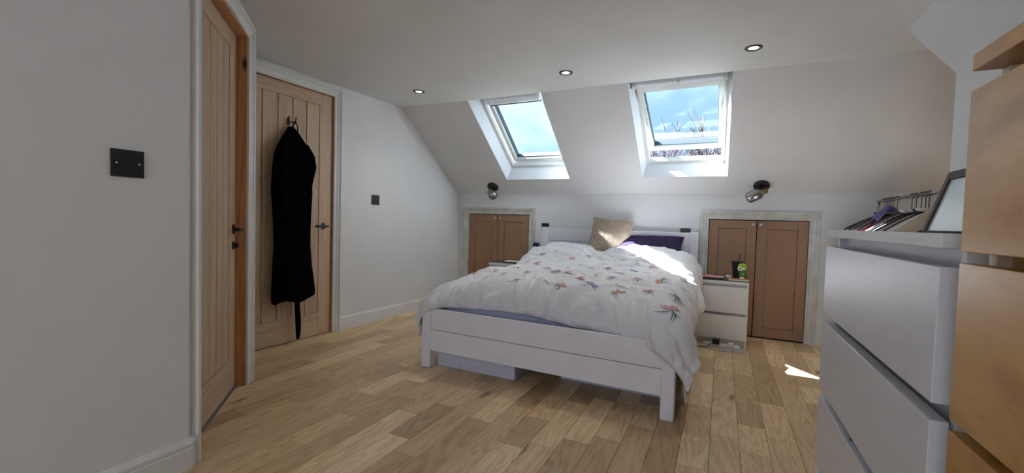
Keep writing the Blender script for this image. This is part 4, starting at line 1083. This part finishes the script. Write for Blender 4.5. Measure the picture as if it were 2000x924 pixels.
# left unit
bk = empty('magazine', 'open pale magazine on the far bedside unit', 'magazine', (-1.99, 4.14, ZT), 0.15)
MB().box(-0.08, 0.09, -0.06, 0.06, 0.0, 0.006).build('cover', 'dark_cover', bk, False, 0.001)
MB().box(-0.078, 0.088, -0.058, 0.058, 0.006, 0.013).build('pages', 'paper', bk, False, 0.001)
gls = MB(); gls.tube([(0.026*math.cos(a), 0, 0.024+0.021*math.sin(a)) for a in [2*PI*k/20 for k in range(21)]], 0.0022, 8)
go = empty('wire_bangle', 'thin wire loop standing on the far bedside unit', 'trinket', (-1.925, 4.19, ZT+0.0135), 0.2); gls.build('loop', 'brass', go, True)
gb = MB().box(-0.026, 0.026, -0.006, 0.006, 0.0, 0.004).build('loop_base', 'brass', go)
bo = empty('bottle', 'white bottle with a navy cap beside the left headboard post', 'bottle', (-1.838, 4.40, ZT))
mb = MB(); mb.box(-0.033, 0.033, -0.02, 0.02, 0, 0.165); mb.build('body', 'white_plastic', bo, False, 0.006)
mb = MB(); mb.rings([[(-0.035, -0.02, 0.166), (0.036, -0.02, 0.166), (0.036, 0.02, 0.166), (-0.035, 0.02, 0.166)], [(-0.034, -0.02, 0.185), (0.034, -0.02, 0.185), (0.034, 0.02, 0.185), (-0.034, 0.02, 0.185)], [(-0.022, -0.014, 0.208), (0.024, -0.014, 0.208), (0.024, 0.014, 0.208), (-0.022, 0.014, 0.208)]], True, True); mb.build('cap', 'navy_cap', bo, False, 0.003)

# extension lead
ex = empty('extension_lead', 'white extension lead on the floor under the bedside unit', 'extension lead', (0.02, 3.915, 0), -0.06)
MB().box(-0.12, 0.15, -0.024, 0.024, 0.001, 0.036).build('socket_bar', 'white_plastic', ex, False, 0.006)
for k in range(4): MB().box(-0.10+k*0.06, -0.055+k*0.06, -0.012, 0.012, 0.0355, 0.0375).build('outlet', 'white_plastic', ex, False, 0.001)
mb = MB(); mb.tube([(0.15, 0, 0.02), (0.185, -0.01, 0.008), (0.195, -0.035, 0.006), (0.16, -0.055, 0.006), (0.05, -0.065, 0.006), (-0.08, -0.06, 0.006), (-0.16, -0.045, 0.006)], 0.004, 8); mb.build('cable', 'white_plastic', ex, True)
bp_ = empty('charger_plug', 'black charger plugged into the extension lead', 'plug', (-0.005, 3.90, 0.036), -0.06)
MB().box(-0.025, 0.025, -0.030, 0.014, 0.0, 0.045).build('body', 'black_plastic', bp_, False, 0.004)
mb = MB(); mb.tube([(-0.02, -0.03, 0.015), (-0.035, -0.045, 0.005), (-0.07, -0.055, -0.028), (-0.15, -0.05, -0.031)], 0.003, 8); mb.build('cable', 'black_plastic', bp_, True)
wp = empty('white_plug', 'white plug with a looping cable in the extension lead', 'plug', (0.105, 3.895, 0.036), -0.06)
MB().box(-0.022, 0.022, -0.016, 0.016, 0.0, 0.022).build('body', 'white_plastic', wp, False, 0.004)
mb = MB(); mb.tube([(0.0, -0.016, 0.010), (0.0, -0.040, 0.0), (-0.03, -0.055, -0.026), (-0.10, -0.062, -0.031), (-0.2, -0.05, -0.031)], 0.0035, 8); mb.build('cable', 'white_plastic', wp, True)
mb = MB(); mb.tube([(-0.155, 3.96, 0.085), (-0.135, 3.955, 0.09), (-0.165, 3.95, 0.03), (-0.165, 3.90, 0.006), (-0.10, 3.85, 0.0045), (0.05, 3.82, 0.0045), (0.14, 3.815, 0.0045), (0.165, 3.835, 0.0045), (0.13, 3.85, 0.0045)], 0.0033, 8)
o = mb.build('loose_cable', 'cream_sheet', None, True); tag(o, 'cream cable looping on the floor in front of the extension lead', 'cable')

# ------------------------------------------------------------------ bare trees outside
def tree(x, y, h, seed, label, mat='bark'):
    rg = random.Random(seed); mb = MB()
    def grow(p, d, L, r, lev):
        r = max(r, 0.016)
        n = 3; pts = [p]; rad = [r]; dd = d.copy(); 
        for k in range(n):
            dd = (dd+Vector((rg.uniform(-.16, .16), rg.uniform(-.16, .16), rg.uniform(-.04, .14)))).normalized(); pts.append(pts[-1]+dd*L/n); rad.append(r*(1-0.45*(k+1)/n))
        mb.tube(pts, rad, 5 if lev < 2 else 3, False)
        if lev >= 5: return
        for k in range(4 if lev else 6):
            f = rg.uniform(0.35, 1.0) if lev else rg.uniform(0.45, 1.0)
            i = min(n-1, int(f*n)); q = pts[i].lerp(pts[i+1], f*n-i) if i < n else pts[-1]
            a = rg.uniform(0, 2*PI); sp = rg.uniform(0.35, 0.85)
            nd = (dd+Vector((math.cos(a)*sp, math.sin(a)*sp, rg.uniform(-0.05, 0.35)))).normalized()
            grow(q, nd, L*rg.uniform(0.55, 0.78), r*0.5, lev+1)
        grow(pts[-1], dd, L*0.7, r*0.55, lev+1)
    grow(Vector((0, 0, 0)), Vector((0, 0, 1)), h*0.36, h*0.016, 0)
    o = mb.build('bare_tree', mat, None, True); o.location = (x, y, -5.5); tag(o, label, 'tree', 'bare trees outside the skylight'); return o
tree(-4.3, 22, 10.6, 11, 'bare tree at the left of the view through the open skylight')
tree(-3.2, 25, 11.2, 12, 'bare tree left of centre through the open skylight')
tree(-2.1, 21, 10.6, 13, 'bare tree at the centre of the view through the open skylight')
tree(-1.0, 24, 11.0, 14, 'bare tree right of centre through the open skylight', 'bark_light')
tree(0.15, 20, 12.8, 15, 'tallest bare tree at the right of the open skylight', 'bark_light')
